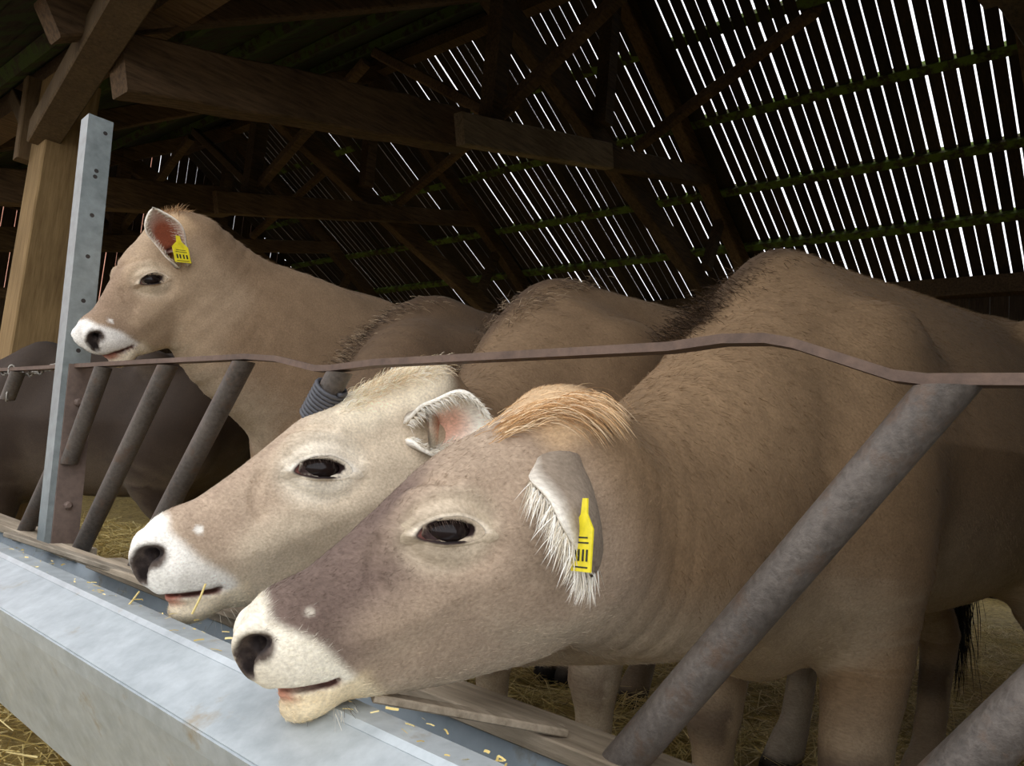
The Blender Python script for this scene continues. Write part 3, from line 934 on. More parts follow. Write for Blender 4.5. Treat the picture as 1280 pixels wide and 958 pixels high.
def ear_mesh(e, c):
    """cupped leaf: base, axis and opening direction in head coordinates"""
    base, axis, opening, L, Wd = np.array(e['base'], float), np.array(e['axis'], float), np.array(e['open'], float), e['len'], e['wid']
    axis /= np.linalg.norm(axis); opening -= axis * (opening @ axis); opening /= np.linalg.norm(opening); side = np.cross(axis, opening)
    nu_, nv = 22, 15
    bend = e.get('bend', 0.0)
    P0, P1, col = [], [], []
    prof = catmull([(0, .40, 2.0), (.12, .52, 1.75), (.3, .82, 1.2), (.5, 1.0, .85), (.7, .92, .7), (.86, .62, .6), (.95, .34, .5), (1.0, .06, .4)], 8)
    for i in range(nu_):
        t = i / (nu_ - 1)
        w = np.interp(t, prof[:, 0], prof[:, 1]) * Wd / 2; cup = np.interp(t, prof[:, 0], prof[:, 2])
        ctr = base + axis * (L * t) + opening * (bend * L * t * t)
        for j in range(nv):
            s = -1 + 2 * j / (nv - 1)
            an = s * cup * 1.45
            R = w / max(math.sin(min(cup * 1.45, 1.55)), .3)
            q = ctr + side * (R * math.sin(an)) + opening * (R * (1 - math.cos(an)) - .3 * w)
            q = q + side * (.006 * math.sin(t * 9 + 2 * s)) 
            P0.append(q)
            col.append((t, s))
    P0 = np.array(P0); 
    G = P0.reshape(nu_, nv, 3)
    du = np.gradient(G, axis=0); dv = np.gradient(G, axis=1); nrm = np.cross(du, dv); nrm /= np.linalg.norm(nrm, axis=2)[..., None] + 1e-9
    th = e.get('th', .006)
    Pb = (G - nrm * th * np.sign((nrm * opening).sum(2).mean())).reshape(-1, 3)
    q = []
    n = nu_ * nv
    for i in range(nu_ - 1):
        for j in range(nv - 1):
            a = i * nv + j; q.append((a, a + 1, a + nv + 1, a + nv)); q.append((n + a, n + a + nv, n + a + nv + 1, n + a + 1))
    for j in range(nv // 2): q.append((6 * nv + j, 6 * nv + j + 1, 6 * nv + nv - 2 - j, 6 * nv + nv - 1 - j))   # closes the ear canal
    bd = [j for j in range(nv)] + [i * nv + nv - 1 for i in range(1, nu_)] + [(nu_ - 1) * nv + j for j in range(nv - 2, -1, -1)] + [i * nv for i in range(nu_ - 2, 0, -1)]
    for a, b in zip(bd, bd[1:] + bd[:1]): q.append((a, n + a, n + b, b))
    V = np.concatenate([P0, Pb]); ts = np.array(col + col)
    inner = np.arange(2 * n) < n
    cin, cout, crim = (np.array(e[k], float) for k in ('inner', 'outer', 'rim'))
    k = np.clip((np.hypot(ts[:, 1], (ts[:, 0] - .35) * 1.6) / e.get('fill', 1.0) - .25) / .45, 0, 1)[:, None]
    ci = cin * (1 - k) + crim * k
    ko = np.clip((np.abs(ts[:, 1]) - .78) / .22, 0, 1)[:, None]; co = cout * (1 - ko) + crim * ko
    C_ = np.where(inner[:, None], ci, co)
    e['G'] = G
    return c.h2l(V), np.array(q), C_

# ---- materials of the animals
def coat_material():
    m, nt, bs = mat_new('cow_coat')
    vc = nt.nodes.new('ShaderNodeVertexColor'); vc.layer_name = 'coat'
    pos = objcoord(nt)
    fine = nz(nt, 260, 3, .6, rotcoord(nt, pos, .85), (.22, 1, 1)); mid = nz(nt, 22, 4, .6, pos); big = nz(nt, 5, 3, .5, pos)
    f = ramp(nt, fine.outputs['Fac'], [(.25, (.74, .72, .70)), (.75, (1.2, 1.2, 1.2))])
    g = ramp(nt, mid.outputs['Fac'], [(.3, (.88, .87, .86)), (.7, (1.1, 1.1, 1.1))])
    h = ramp(nt, big.outputs['Fac'], [(.3, (.9, .89, .88)), (.7, (1.08, 1.08, 1.08))])
    col = mixc(nt, 1.0, vc.outputs['Color'], f.outputs['Color'], 'MULTIPLY')
    col = mixc(nt, 1.0, col, g.outputs['Color'], 'MULTIPLY'); col = mixc(nt, 1.0, col, h.outputs['Color'], 'MULTIPLY')
    nt.links.new(col, bs.inputs['Base Color'])
    bs.inputs['Roughness'].default_value = .72; bs.inputs['Specular IOR Level'].default_value = .22
    bs.inputs['Sheen Weight'].default_value = .03; bs.inputs['Sheen Roughness'].default_value = .5
    bump(nt, bs, fine.outputs['Fac'], .28, .003)
    return m
M['coat'] = coat_material()
def hair_material():
    m, nt, bs = mat_new('cow_hair')
    vc = nt.nodes.new('ShaderNodeVertexColor'); vc.layer_name = 'coat'
    nt.links.new(vc.outputs['Color'], bs.inputs['Base Color'])
    bs.inputs['Roughness'].default_value = .6; bs.inputs['Specular IOR Level'].default_value = .25
    return m
M['hair'] = hair_material()
def plain(name, c, rough=.5, spec=.5, coat=0.0):
    m, nt, bs = mat_new(name)
    a = nz(nt, 90, 3, .5, objcoord(nt))
    r = ramp(nt, a.outputs['Fac'], [(.3, tuple(v * .85 for v in c)), (.7, tuple(min(1, v * 1.12) for v in c))])
    nt.links.new(r.outputs['Color'], bs.inputs['Base Color'])
    bs.inputs['Roughness'].default_value = rough; bs.inputs['Specular IOR Level'].default_value = spec
    bs.inputs['Coat Weight'].default_value = coat; bs.inputs['Coat Roughness'].default_value = .04
    return m
M['iris'] = plain('dark_eye', (.014, .009, .008), .10, .22, 0)
M['sclera'] = plain('eye_white', (.30, .24, .23), .15, .5, .8)
M['tag'] = plain('yellow_plastic', (.80, .66, .02), .4, .5)
M['print'] = plain('black_print', (.03, .03, .02), .6, .3)

def eyeball(c, s):
    n1, n2 = 32, 20; v, f = [], []
    cen = np.array([EYE[0], EYE_Y * s, EYE[2]])
    for i in range(n2 + 1):
        th = math.pi * (.5 + (i - n2 / 2) / n2 * .98)
        for j in range(n1):
            ph = 2 * math.pi * j / n1
            v.append(cen + EYE_R * np.array([math.cos(th), math.sin(th) * math.cos(ph) * s, math.sin(th) * math.sin(ph)]))
    for i in range(n2):
        for j in range(n1):
            k = (j + 1) % n1; f.append((i * n1 + j, i * n1 + k, (i + 1) * n1 + k, (i + 1) * n1 + j))
    v = np.array(v); v = v - .30 * ((v - cen) @ E2)[:, None] * E2          # flattened behind the lids
    o = fast_mesh('eye', c.lw(c.h2l(v)), np.array(f), M['iris'], c.root, True); o['label'] = 'glossy dark eye'
    # lids: a ring from the eyeball out over the skin
    NT = 56; rows = [(.93, 0), (1.0, 1), (1.13, 2), (1.28, 3), (1.50, 4), (1.85, 5)]
    P, Cc = [], []
    grid = np.array([[eye_pt(*almond(2 * math.pi * k / NT, m)) for k in range(NT)] for m, _ in rows])
    sy = skin_y(grid[:, :, 0].ravel(), grid[:, :, 2].ravel()).reshape(len(rows), NT)
    dark, rim, pale_ = np.array(srgb(34, 25, 24)), np.array(srgb(60, 46, 42)), None
    base = c.lid_cols
    for r_, (m, kind) in enumerate(rows):
        for k in range(NT):
            t = 2 * math.pi * k / NT; a, b = almond(t, m)
            ball = EYE_Y + math.sqrt(max(EYE_R ** 2 - min(a * a + b * b, .00086), 0))
            upper = max(math.sin(t), 0)
            if kind == 0: y = ball - .002
            elif kind == 1: y = ball + .0022
            elif kind == 2: y = max(ball + .0045 + .002 * upper, sy[r_, k] - .001)
            elif kind == 3: y = max(ball + .0035 + .003 * upper - .004 * abs(math.cos(t)), sy[r_, k] + .0012)
            elif kind == 4: y = sy[r_, k] + .0006
            else: y = sy[r_, k] - .004
            p = grid[r_, k]
            P.append((p[0], y * s, p[2]))
            inner = max(math.cos(t), 0) ** 6
            if kind <= 1: cc = dark * (1 - inner) + np.array(srgb(150, 96, 86)) * inner
            elif kind == 2: cc = rim
            elif kind == 3: cc = base[0] if math.sin(t) > -.1 else base[1]  # highlight above the eye put into the upper lid colour
            else: cc = base[1]
            Cc.append(cc)
    F_ = []
    for r_ in range(len(rows) - 1):
        for k in range(NT):
            l = (k + 1) % NT; q_ = (r_ * NT + k, r_ * NT + l, (r_ + 1) * NT + l, (r_ + 1) * NT + k)
            F_.append(q_ if s > 0 else q_[::-1])
    lid = fast_mesh('eyelid', c.lw(c.h2l(np.array(P))), np.array(F_), M['coat'], c.root, True)
    a_ = lid.data.color_attributes.new('coat', 'FLOAT_COLOR', 'POINT')
    a_.data.foreach_set('color', np.concatenate([np.array(Cc), np.ones((len(Cc), 1))], 1).astype(F32).ravel())
    sub = lid.modifiers.new('smooth', 'SUBSURF'); sub.levels = sub.render_levels = 1
    # lashes on the upper lid
    r = np.random.default_rng(11); n = 70
    t = r.uniform(.5, 2.7, n); ab = np.array([almond(x, 1.06) for x in t]); pp = EYE + ab[:, :1] * E1 + ab[:, 1:] * E2
    y = np.array([EYE_Y + math.sqrt(max(EYE_R ** 2 - min(x * x + z * z, .00086), 0)) + .004 for x, z in ab])
    pp[:, 1] = y * s
    d = np.tile(np.array([0, .75 * s, 0]), (n, 1)) - E2 * .55 + r.normal(0, .15, (n, 3)) - E1 * .25; d /= np.linalg.norm(d, axis=1)[:, None]
    la = hair_mesh('eyelash', c.lw(c.h2l(pp)), (d @ c.HM) @ c.W2L, r.uniform(.009, .016, n) * c.S, .0003, np.tile(np.array(srgb(80, 64, 54)), (n, 1)), c.root, .1, 2)
    return o

def hair_mesh(name, roots, dirs, lens, wid, cols, parent, droop=0.0, seg=1, curl=0.0):
    """tapering blades: roots, unit directions (world), lengths, colours"""
    n = len(roots)
    side = np.cross(dirs, rng.normal(0, 1, (n, 3))); side /= np.linalg.norm(side, axis=1)[:, None] + 1e-9
    wd = np.broadcast_to(np.asarray(wid, float), (n,))[:, None]
    rows = []
    for k in range(seg + 1):
        t = k / seg
        p = roots + dirs * (lens[:, None] * t); p[:, 2] -= droop * lens * t * t
        if curl: p = p + side * (curl * lens * math.sin(2.6 * t))[:, None]
        rows.append((p, wd * (1 - t) if k == seg else wd * (1 - .55 * t)))
    if seg == 1:
        V = np.stack([rows[0][0] - side * wd, rows[0][0] + side * wd, rows[1][0]], 1).reshape(-1, 3)
        Fc = np.arange(n * 3).reshape(-1, 3); per = 3
        o = fast_mesh(name, V, Fc, M['hair'], parent)
    else:
        L = []
        for p, w in rows: L += [p - side * w, p + side * w]
        V = np.stack(L, 1).reshape(-1, 3); per = 2 * (seg + 1)
        b = np.arange(n)[:, None] * per
        Fc = np.concatenate([b + np.array([2 * k, 2 * k + 1, 2 * k + 3, 2 * k + 2]) for k in range(seg)], 0)
        o = fast_mesh(name, V, Fc, M['hair'], parent)
    a = o.data.color_attributes.new('coat', 'FLOAT_COLOR', 'POINT')
    cc = np.repeat(np.concatenate([np.clip(cols, 0, 1), np.ones((n, 1))], 1), per, axis=0).astype(F32)
    if len(cc) == len(o.data.vertices): a.data.foreach_set('color', cc.ravel())
    o['kind'] = 'stuff'
    return o

def coat_fur(c, cnt, seed):
    """short coat: blades lying along the lie of the hair"""
    r = np.random.default_rng(seed)
    V, Q, N = c.V, c.Q, c.N
    P0, P1, P3 = V[Q[:, 0]], V[Q[:, 1]], V[Q[:, 3]]
    area = np.linalg.norm(np.cross(P1 - P0, P3 - P0), axis=1)
    cen = (V[Q[:, 0]] + V[Q[:, 2]]) / 2
    H = c.l2h(cen)
    head = (H[:, 0] > -.05) & (H[:, 0] < .56) & (np.abs(H[:, 1]) < .16) & (H[:, 2] > -.3) & (H[:, 2] < .06)
    w = area * np.where(head, 5.0, 1.0)
    # nothing on nose pad, lids, lips
    Hx = c.l2h(cen); Ay = np.abs(Hx[:, 1])
    bare = head & (((Hx[:, 0] > .49) & (Hx[:, 2] > -.10)) | (np.linalg.norm((Hx - EYE * 1.0 - np.array([0, 1, 0]) * 0)[:, [0, 2]], axis=1) < .050) & (Ay > .05))
    bare |= head & (np.abs(Hx[:, 2] - np.interp(Hx[:, 0], *LIPZ)) < .010) & (Hx[:, 0] > .43)
    wn = cen @ np.array([1, 0, 0]); 
    w = np.where(bare, 0, w); w = np.where(cen[:, 2] < .2, w * .2, w)
    w /= w.sum()
    pick = r.choice(len(Q), cnt, p=w)
    a, b = r.random((cnt, 1)), r.random((cnt, 1))
    p = V[Q[pick, 0]] * (1 - a) * (1 - b) + V[Q[pick, 1]] * a * (1 - b) + V[Q[pick, 2]] * a * b + V[Q[pick, 3]] * (1 - a) * b
    nn = N[Q[pick, 0]]; hd = head[pick]
    hx = c.HM[0]; hz = c.HM[2]
    flow = np.where(hd[:, None], (-hx * .9 - hz * .25)[None], np.array([-.8, 0, -.75])[None])
    flow = flow + r.normal(0, .28, (cnt, 3))
    flow = flow - nn * (flow * nn).sum(1)[:, None]; flow /= np.linalg.norm(flow, axis=1)[:, None] + 1e-6
    d = flow + nn * r.uniform(.06, .30, (cnt, 1)); d /= np.linalg.norm(d, axis=1)[:, None]
    L = np.where(hd, r.uniform(.006, .012, cnt), r.uniform(.009, .019, cnt)) * (.8 + .2 * c.S)
    crest = (~hd) & (nn[:, 2] > .8) & (p[:, 2] > .9); L = np.where(crest, L * 1.5, L)
    cols = c.col[Q[pick, 0]] * r.uniform(.80, 1.25, (cnt, 1)) * np.array([1.0, .99, .97])
    wid = np.where(hd, .0004, .0006)
    hair_mesh('coat_hair', c.lw(p - nn * .001), d @ c.W2L, L, wid, cols, c.root)

def tuft(c, name, pts_h, cnt, dir_h, length, wid, cols, spread=.25, jit=.02, droop=.3, seed=3, seg=4, frame='head', curl=.0):
    """bunch of longer hair; points and directions in head (or cow) coordinates"""
    r = np.random.default_rng(seed); T = catmull(pts_h, 6)
    k = r.random(cnt) * (len(T) - 1); i = k.astype(int); fr = (k - i)[:, None]
    P = T[i] * (1 - fr) + T[np.minimum(i + 1, len(T) - 1)] * fr + r.normal(0, 1, (cnt, 3)) * np.array(jit)
    D = np.array(dir_h, float) if np.ndim(dir_h[0]) else np.tile(np.array(dir_h, float), (len(pts_h), 1))
    D = catmull(D, 6); d = D[i] * (1 - fr) + D[np.minimum(i + 1, len(D) - 1)] * fr
    d = d + r.normal(0, spread, (cnt, 3)); d /= np.linalg.norm(d, axis=1)[:, None]
    if frame == 'head':
        Pw = c.lw(c.h2l(P)); dw = (d @ c.HM) @ c.W2L
    else:
        Pw = c.lw(P); dw = d @ c.W2L
    cols = np.array(cols, float); cc = cols[r.integers(0, len(cols), cnt)] * r.uniform(.75, 1.2, (cnt, 1))
    return hair_mesh(name, Pw, dw, length * r.uniform(.55, 1.1, cnt), wid, cc, c.root, droop, seg, curl)

def srgb(*v): return tuple(((x / 255) / 12.92 if x / 255 <= .04045 else ((x / 255 + .055) / 1.055) ** 2.4) for x in v)
def sstep(x, a, b):
    t = np.clip((x - a) / (b - a), 0, 1); return t * t * (3 - 2 * t)

def palette_of(body, face, dark, pale, cream, muzzle, crest, bridge=1.0, brow=.0, wart=.9):
    body, face, dark, pale, cream, muzzle, crest = (np.array(q) for q in (body, face, dark, pale, cream, muzzle, crest))
    def fn(V, H, N, sc):
        A = np.stack([H[:, 0], np.abs(H[:, 1]), H[:, 2]], 1)
        col = np.tile(body, (len(V), 1))
        def mix(c2, k):
            nonlocal col
            col = col * (1 - k[:, None]) + c2 * k[:, None]
        wob = .012 * np.sin(V[:, 0] * 40 + V[:, 2] * 33) + .008 * np.sin(V[:, 1] * 70 - V[:, 2] * 51)
        # pale underside and legs, dark crest line along the spine
        mix(pale * .9, .7 * sstep(-N[:, 2], .1, .7) * (V[:, 2] > .3))
        mix(pale * .9, .45 * sstep(.55 * sc - V[:, 2], 0, .2))
        mix(dark * .5, .7 * sstep(np.exp(-((V[:, 2] - .33) / .07) ** 2), .3, 1) * (N[:, 0] > .3))
        mix(srgb(38, 32, 28) * np.ones(3), sstep(.07 - V[:, 2], 0, .02))
        mix(crest, .75 * sstep(.05 - np.abs(V[:, 1]), 0, .04) * sstep(V[:, 2], 1.0 * sc, 1.2 * sc) * sstep(V[:, 0], -.5, .05) * (N[:, 2] > .2))
        hd = sstep(H[:, 0], -.04, .11) * (np.abs(H[:, 1]) < .2) * sstep(H[:, 2], -.36, -.25) * (H[:, 2] < .1) * (H[:, 0] < .6)
        hd = np.maximum(hd, (H[:, 0] > .3) * (H[:, 0] < .6) * (np.abs(H[:, 1]) < .2) * (H[:, 2] > -.34) * (H[:, 2] < .1))
        mix(face, hd)
        # dark bridge of the nose and dark front half
        k = sstep(H[:, 0] + wob, .20, .36) * sstep(H[:, 2] + .1 * wob, -.115, -.045) * bridge; mix(dark, hd * k)
        k = sstep(.052 - A[:, 1], 0, .03) * sstep(H[:, 0], .16, .26) * (H[:, 2] > -.06) * bridge; mix(dark, hd * k)
        k = sstep(H[:, 0] + wob, .36, .42) * sstep(.46 - H[:, 0], -.01, .03) * sstep(H[:, 2], -.15, -.10) * bridge; mix(dark * .95, hd * k * .8)
        # jaw underside pale
        mix(pale, hd * .8 * sstep(-N @ np.array([0, 0, 1.0]), .35, .9))
        # rings round the eyes
        ed = np.sqrt(((A[:, 0] - EYE[0]) / 1.25) ** 2 + (A[:, 2] - EYE[2]) ** 2)
        mix(pale, hd * .8 * sstep(.066 - ed, 0, .03) * (A[:, 1] > .05))
        # forehead
        mix(cream, brow * hd * sstep(.2 - H[:, 0], 0, .08) * sstep(H[:, 2], -.05, -.01) * sstep(H[:, 0], -.05, .02))
        mix(cream, .85 * sstep(.045 - np.abs(H[:, 0] - .015), -.02, .02) * sstep(H[:, 2], -.07, -.02) * (H[:, 2] < .1) * (np.abs(H[:, 1]) < .12))
        # mealy muzzle
        edge = .468 - .34 * np.clip(-.02 - H[:, 2], 0, .13) + wob * .35
        mz = sstep(H[:, 0], edge - .010, edge + .010) * (H[:, 0] < .62) * (H[:, 2] > -.24); mix(muzzle, hd * mz)
        zl = np.interp(H[:, 0], *LIPZ)
        mix(muzzle * np.array([.92, .80, .60]), hd * .8 * sstep(zl - H[:, 2], .0, .012) * sstep(H[:, 0], .40, .44))
        # nostrils
        nd = np.min([np.linalg.norm(A - np.array(p), axis=1) for p in ((.512, .052, -.036), (.522, .042, -.042), (.525, .032, -.056), (.498, .058, -.04), (.505, .044, -.036), (.49, .036, -.04), (.47, .03, -.045))], axis=0)
        mix(srgb(92, 80, 72) * np.ones(3), hd * sstep(.024 - nd, 0, .008))
        mix(srgb(48, 40, 38) * np.ones(3), hd * sstep(.0145 - nd, 0, .005))
        # lips and eye sockets
        onlip = sstep(H[:, 0], .442, .455)
        mix(srgb(120, 84, 74) * np.ones(3), hd * onlip * sstep(.0075 - np.abs(H[:, 2] - zl), 0, .004) * (H[:, 2] < zl + .006))
        mix(srgb(196, 116, 92) * np.ones(3), hd * .75 * sstep(H[:, 0], .495, .515) * sstep(zl - H[:, 2], -.003, .004) * sstep(H[:, 2] - zl, -.026, -.012))
        mix(srgb(58, 42, 40) * np.ones(3), hd * sstep(.034 - ed, 0, .006) * (A[:, 1] < .098) * (A[:, 1] > .05) * sstep(.015 - np.abs((A - EYE) @ E2), 0, .004))
        # light wart dot on the cheek
        wd = np.linalg.norm(A - np.array([.432, .064, -.036]), axis=1); mix(muzzle, wart * hd * sstep(.009 - wd, 0, .004))
        return col
    return fn

# ------------------------------------------------------------------ the herd
def neck_for(wither, heading, poll, nose, roll, z0=.93, sag=(0, 0), hw=(.205, .175, .135, .095), hh=(.345, .285, .215, .15), start=-.02, tail_h=(.06, 0, -.13)):
    Fd = np.array([math.cos(heading), math.sin(heading), 0]); Ld = np.array([-Fd[1], Fd[0], 0])
    O = np.array([wither[0], wither[1], 0]); W = np.array([Fd, Ld, [0, 0, 1.0]])
    a = (np.array(poll) - O) @ W.T; b = (np.array(nose) - O) @ W.T
    hx = (b - a); S = np.linalg.norm(hx) / .515; hx /= np.linalg.norm(hx)
    up = np.array([0, 0, 1.0]) - hx * hx[2]; up /= np.linalg.norm(up)
    e = a + hx * tail_h[0] * S + up * tail_h[2] * S
    s = np.array([start, 0, z0]); out = []
    for t, dz, w, h in ((0, 0, hw[0], hh[0]), (.36, sag[0], hw[1], hh[1]), (.70, sag[1], hw[2], hh[2]), (1, 0, hw[3], hh[3])):
        p = s + (e - s) * t; out.append((p[0], p[1], p[2] + dz, w, h))
    return out

H_A = math.atan2(-.59, -.81); H_R = math.atan2(-.66, -.75)
white = srgb(245, 236, 218)
pal_front = palette_of(body=srgb(134, 109, 81), face=srgb(164, 144, 123), dark=srgb(110, 92, 82), pale=srgb(200, 184, 160), cream=srgb(208, 176, 136), muzzle=srgb(240, 232, 212), crest=srgb(58, 44, 33), wart=.45)
pal_pale = palette_of(body=srgb(122, 99, 74), face=srgb(200, 184, 160), dark=srgb(172, 150, 128), pale=srgb(236, 226, 206), cream=srgb(250, 238, 212), muzzle=srgb(246, 242, 232), crest=srgb(70, 54, 42), brow=1.0, bridge=.8)
pal_left = palette_of(body=srgb(148, 123, 96), face=srgb(178, 154, 126), dark=srgb(146, 122, 100), pale=srgb(204, 186, 160), cream=srgb(190, 160, 124), muzzle=srgb(246, 242, 234), crest=srgb(84, 66, 50), bridge=.6)
pal_body = palette_of(body=srgb(100, 80, 60), face=srgb(150, 130, 108), dark=srgb(110, 92, 78), pale=srgb(170, 152, 128), cream=srgb(190, 160, 124), muzzle=srgb(236, 228, 212), crest=srgb(76, 60, 46))
pal_dark = palette_of(body=srgb(52, 39, 27), face=srgb(110, 94, 78), dark=srgb(66, 54, 46), pale=srgb(112, 98, 82), cream=srgb(150, 124, 96), muzzle=srgb(220, 212, 198), crest=srgb(40, 33, 27))
EARC = dict(inner=srgb(238, 190, 166), outer=srgb(138, 124, 108), rim=srgb(250, 244, 230))

# front cow: brown head stretched over the trough
wA = at(990, 320, 1.55); pA = at(686, 508, .965); nA = at(294, 772, .862)
earsA = [dict(base=(.045, .098, -.062), axis=(.50, .48, -.72), open=(.68, -.60, .40), len=.16, wid=.125, bend=.03, **EARC),
         dict(base=(.045, -.078, -.075), axis=(-.25, -.85, -.45), open=(.7, -.1, .5), len=.15, wid=.105, **EARC)]
cowA = make_cow('cow', 'brown cow in front stretching its dark-nosed head over the trough, yellow tag in hanging ear', wA, H_A,
    neck_for(wA, H_A, pA, nA, 0, z0=.92, sag=(-.045, -.055), hh=(.345, .27, .19, .13), tail_h=(.09, 0, -.15)), pA, nA, 0.0, .02, .0042, pal_front, lids=(np.array(srgb(228, 214, 192)), np.array(srgb(190, 174, 150))), ears=earsA, fur=170000,
    dewlap=[(.72, .03, .605, .06, .06), (.5, .02, .60, .065, .06), (.33, 0, .605, .06, .06), (.17, 0, .60, .065, .07), (.05, 0, .57, .08, .09)], mouth=.0035)

# second cow: pale face
wB = at(715, 340, 1.98); pB = at(520, 468, 1.43); nB = at(166, 668, 1.25)
earsB = [dict(base=(.070, .078, -.075), axis=(-.66, .70, -.28), open=(.62, .70, .30), len=.135, wid=.105, bend=.02, **EARC),
         dict(base=(.035, -.085, -.075), axis=(-.3, -.92, -.2), open=(.7, -.1, .5), len=.155, wid=.105, **EARC)]
cowB = make_cow('cow', 'cow with a pale cream face and spotted white muzzle, second from the viewer', wB, H_A,
    neck_for(wB, H_A, pB, nB, 0, sag=(-.05, -.04), hh=(.345, .26, .185, .13), tail_h=(.09, 0, -.15)), pB, nB, 0.0, .022, .0052, pal_pale, girth=.86, lids=(np.array(srgb(246, 238, 222)), np.array(srgb(228, 216, 195))), legs=dict(FR=(.07, 0), RL=(.12, 0)), ears=earsB, fur=90000, furseed=2)

# third: only its back shows, head lowered behind the pale one
wD = at(545, 340, 2.38); pD = at(440, 560, 1.85); nD = at(372, 700, 1.52)
cowD = make_cow('cow', 'brown cow with lowered head, only its hunched back showing behind the pale-faced cow', wD, H_R,
    neck_for(wD, H_R, pD, nD, 0, sag=(.06, .03)), pD, nD, 0.0, .03, .014, pal_body, girth=.86, fur=30000, furseed=3, eyes=True,
    ears=[dict(base=(.035, s * .085, -.075), axis=(-.3, s * .92, -.2), open=(.7, 0, .5), len=.15, wid=.10, **EARC) for s in (1, -1)])

# fourth: head held high at the upright
wC = at(452, 372, 2.66); pC = at(206, 280, 2.12); nC = at(94, 414, 1.975)
earsC = [dict(base=(.118, .096, -.080), axis=(-.28, .30, .90), open=(.55, .80, -.1), len=.185, wid=.095, bend=.0, fill=2.2, inner=srgb(150, 84, 60), outer=EARC['outer'], rim=EARC['rim']),
         dict(base=(.03, -.085, -.065), axis=(-.75, -.6, .0), open=(.3, -.7, .3), len=.13, wid=.09, **EARC)]
cowC = make_cow('cow', 'cow holding its head high beside the galvanised upright, yellow tag in raised ear', wC, H_R,
    neck_for(wC, H_R, pC, nC, 0, z0=1.0, hw=(.205, .165, .125, .1), hh=(.36, .29, .225, .15), sag=(-.02, -.05)), pC, nC, 0.0, .026, .008, pal_left, hs=(1, 1.12, 1.22), ears=earsC, fur=60000, furseed=4)

# fifth: dark animal standing across behind the fence at the left
hE = math.atan2(.2, -.98)
wE = np.array([-2.22, 3.62, 0]); pE = np.array([-2.78, 3.78, .86]); nE = np.array([-3.0, 3.98, .50])
cowE = make_cow('cow', 'dark brown cow standing sideways behind the slanted pipes at the left edge', wE, hE,
    neck_for(wE, hE, pE, nE, 0, z0=.82), pE, nE, 0.0, .035, .02, pal_dark, scale=.88, fur=12000, furseed=5, eyes=False)

# ---- ear tags
def ear_tag(c, e, pos, up_h, face_h, w, h, txt=True):
    """yellow plastic tag hanging from an ear: position, hanging direction and facing in head coordinates"""
    pos = np.array(pos, float); dn = np.array(up_h, float); dn /= np.linalg.norm(dn)
    fc = np.array(face_h, float); fc -= dn * (fc @ dn); fc /= np.linalg.norm(fc); sd_ = np.cross(dn, fc)
    out = [(-.12, 0), (.12, 0), (.16, .22), (.5, .42), (.5, 1.0), (-.5, 1.0), (-.5, .42), (-.16, .22)]
    f3 = [pos + sd_ * (a * w) + dn * (b * h) + fc * .0012 for a, b in out]; b3 = [p - fc * .0024 for p in f3]
    v = np.array(f3 + b3); n = 8
    f = [tuple(range(n)), tuple(range(2 * n - 1, n - 1, -1))] + [(i, n + i, n + (i + 1) % n, (i + 1) % n) for i in range(n)]
    o = mesh_obj('ear_tag', c.lw(c.h2l(v)), f, M['tag'], c.root); o['label'] = 'yellow plastic ear tag'
    mb = MB()
    if txt:
        for r_, (a0, a1) in ((.53, (-.3, .3)), (.60, (-.36, .36)), (.93, (-.38, .38))):
            q = [pos + sd_ * (a * w) + dn * (b * h) + fc * .0017 for a, b in ((a0, r_), (a1, r_), (a1, r_ + .022), (a0, r_ + .022))]
            mb.add(q, [(0, 1, 2, 3)])
        for i, a in enumerate((-.30, -.1, .12, .3)):
            q = [pos + sd_ * ((a + x) * w) + dn * (b * h) + fc * .0017 for x, b in ((-.05, .70), (.05, .70), (.05, .86), (-.05, .86))]
            mb.add(q, [(0, 1, 2, 3)])
        p = mesh_obj('tag_print', c.lw(c.h2l(np.array(mb.v))), mb.f, M['print'], None); p.parent = o; p.location = (0, 0, 0)
    return o
ear_tag(cowA, None, (.088, .195, -.088), (.60, .10, -.72), (.97, .26, .15), .038, .088)
ear_tag(cowC, None, (.085, .165, -.005), (.72, .05, -.66), (.1, 1, 0), .050, .085)

# ---- longer hair
OR = [srgb(214, 170, 118), srgb(232, 196, 150), srgb(190, 146, 98), srgb(240, 214, 176)]
tuft(cowA, 'forelock', [(.10, .005, .014), (.06, .02, .016), (.015, .035, .008), (-.02, .05, -.014)], 5000, [(-.95, .2, .08), (-.9, .45, .06), (-.65, .75, -.15), (-.3, .8, -.5)], .058, .0004, OR, .10, (.014, .03, .005), .45, 3)
CR = [srgb(250, 236, 206), srgb(240, 220, 184), srgb(226, 198, 156), srgb(252, 244, 226)]
tuft(cowB, 'forelock', [(.15, .01, .012), (.08, .015, .014), (.03, .02, .010), (-.015, .03, -.004)], 5000, [(-.95, .1, .12), (-.85, .3, .15), (-.65, .5, .15), (-.4, .8, -.1)], .034, .0004, CR, .22, (.016, .036, .006), .3, 4, curl=.15)
TC = [srgb(170, 132, 92), srgb(130, 98, 68), srgb(200, 164, 120)]
tuft(cowC, 'forelock', [(.03, .0, .008), (-.01, .01, .004), (-.04, .01, -.016)], 1600, [(-.6, .1, .7), (-.8, .2, .35), (-.9, .2, .1)], .06, .0006, TC, .2, (.012, .026, .006), .5, 5)
WH = [srgb(250, 244, 230), srgb(255, 250, 240), srgb(238, 226, 204)]
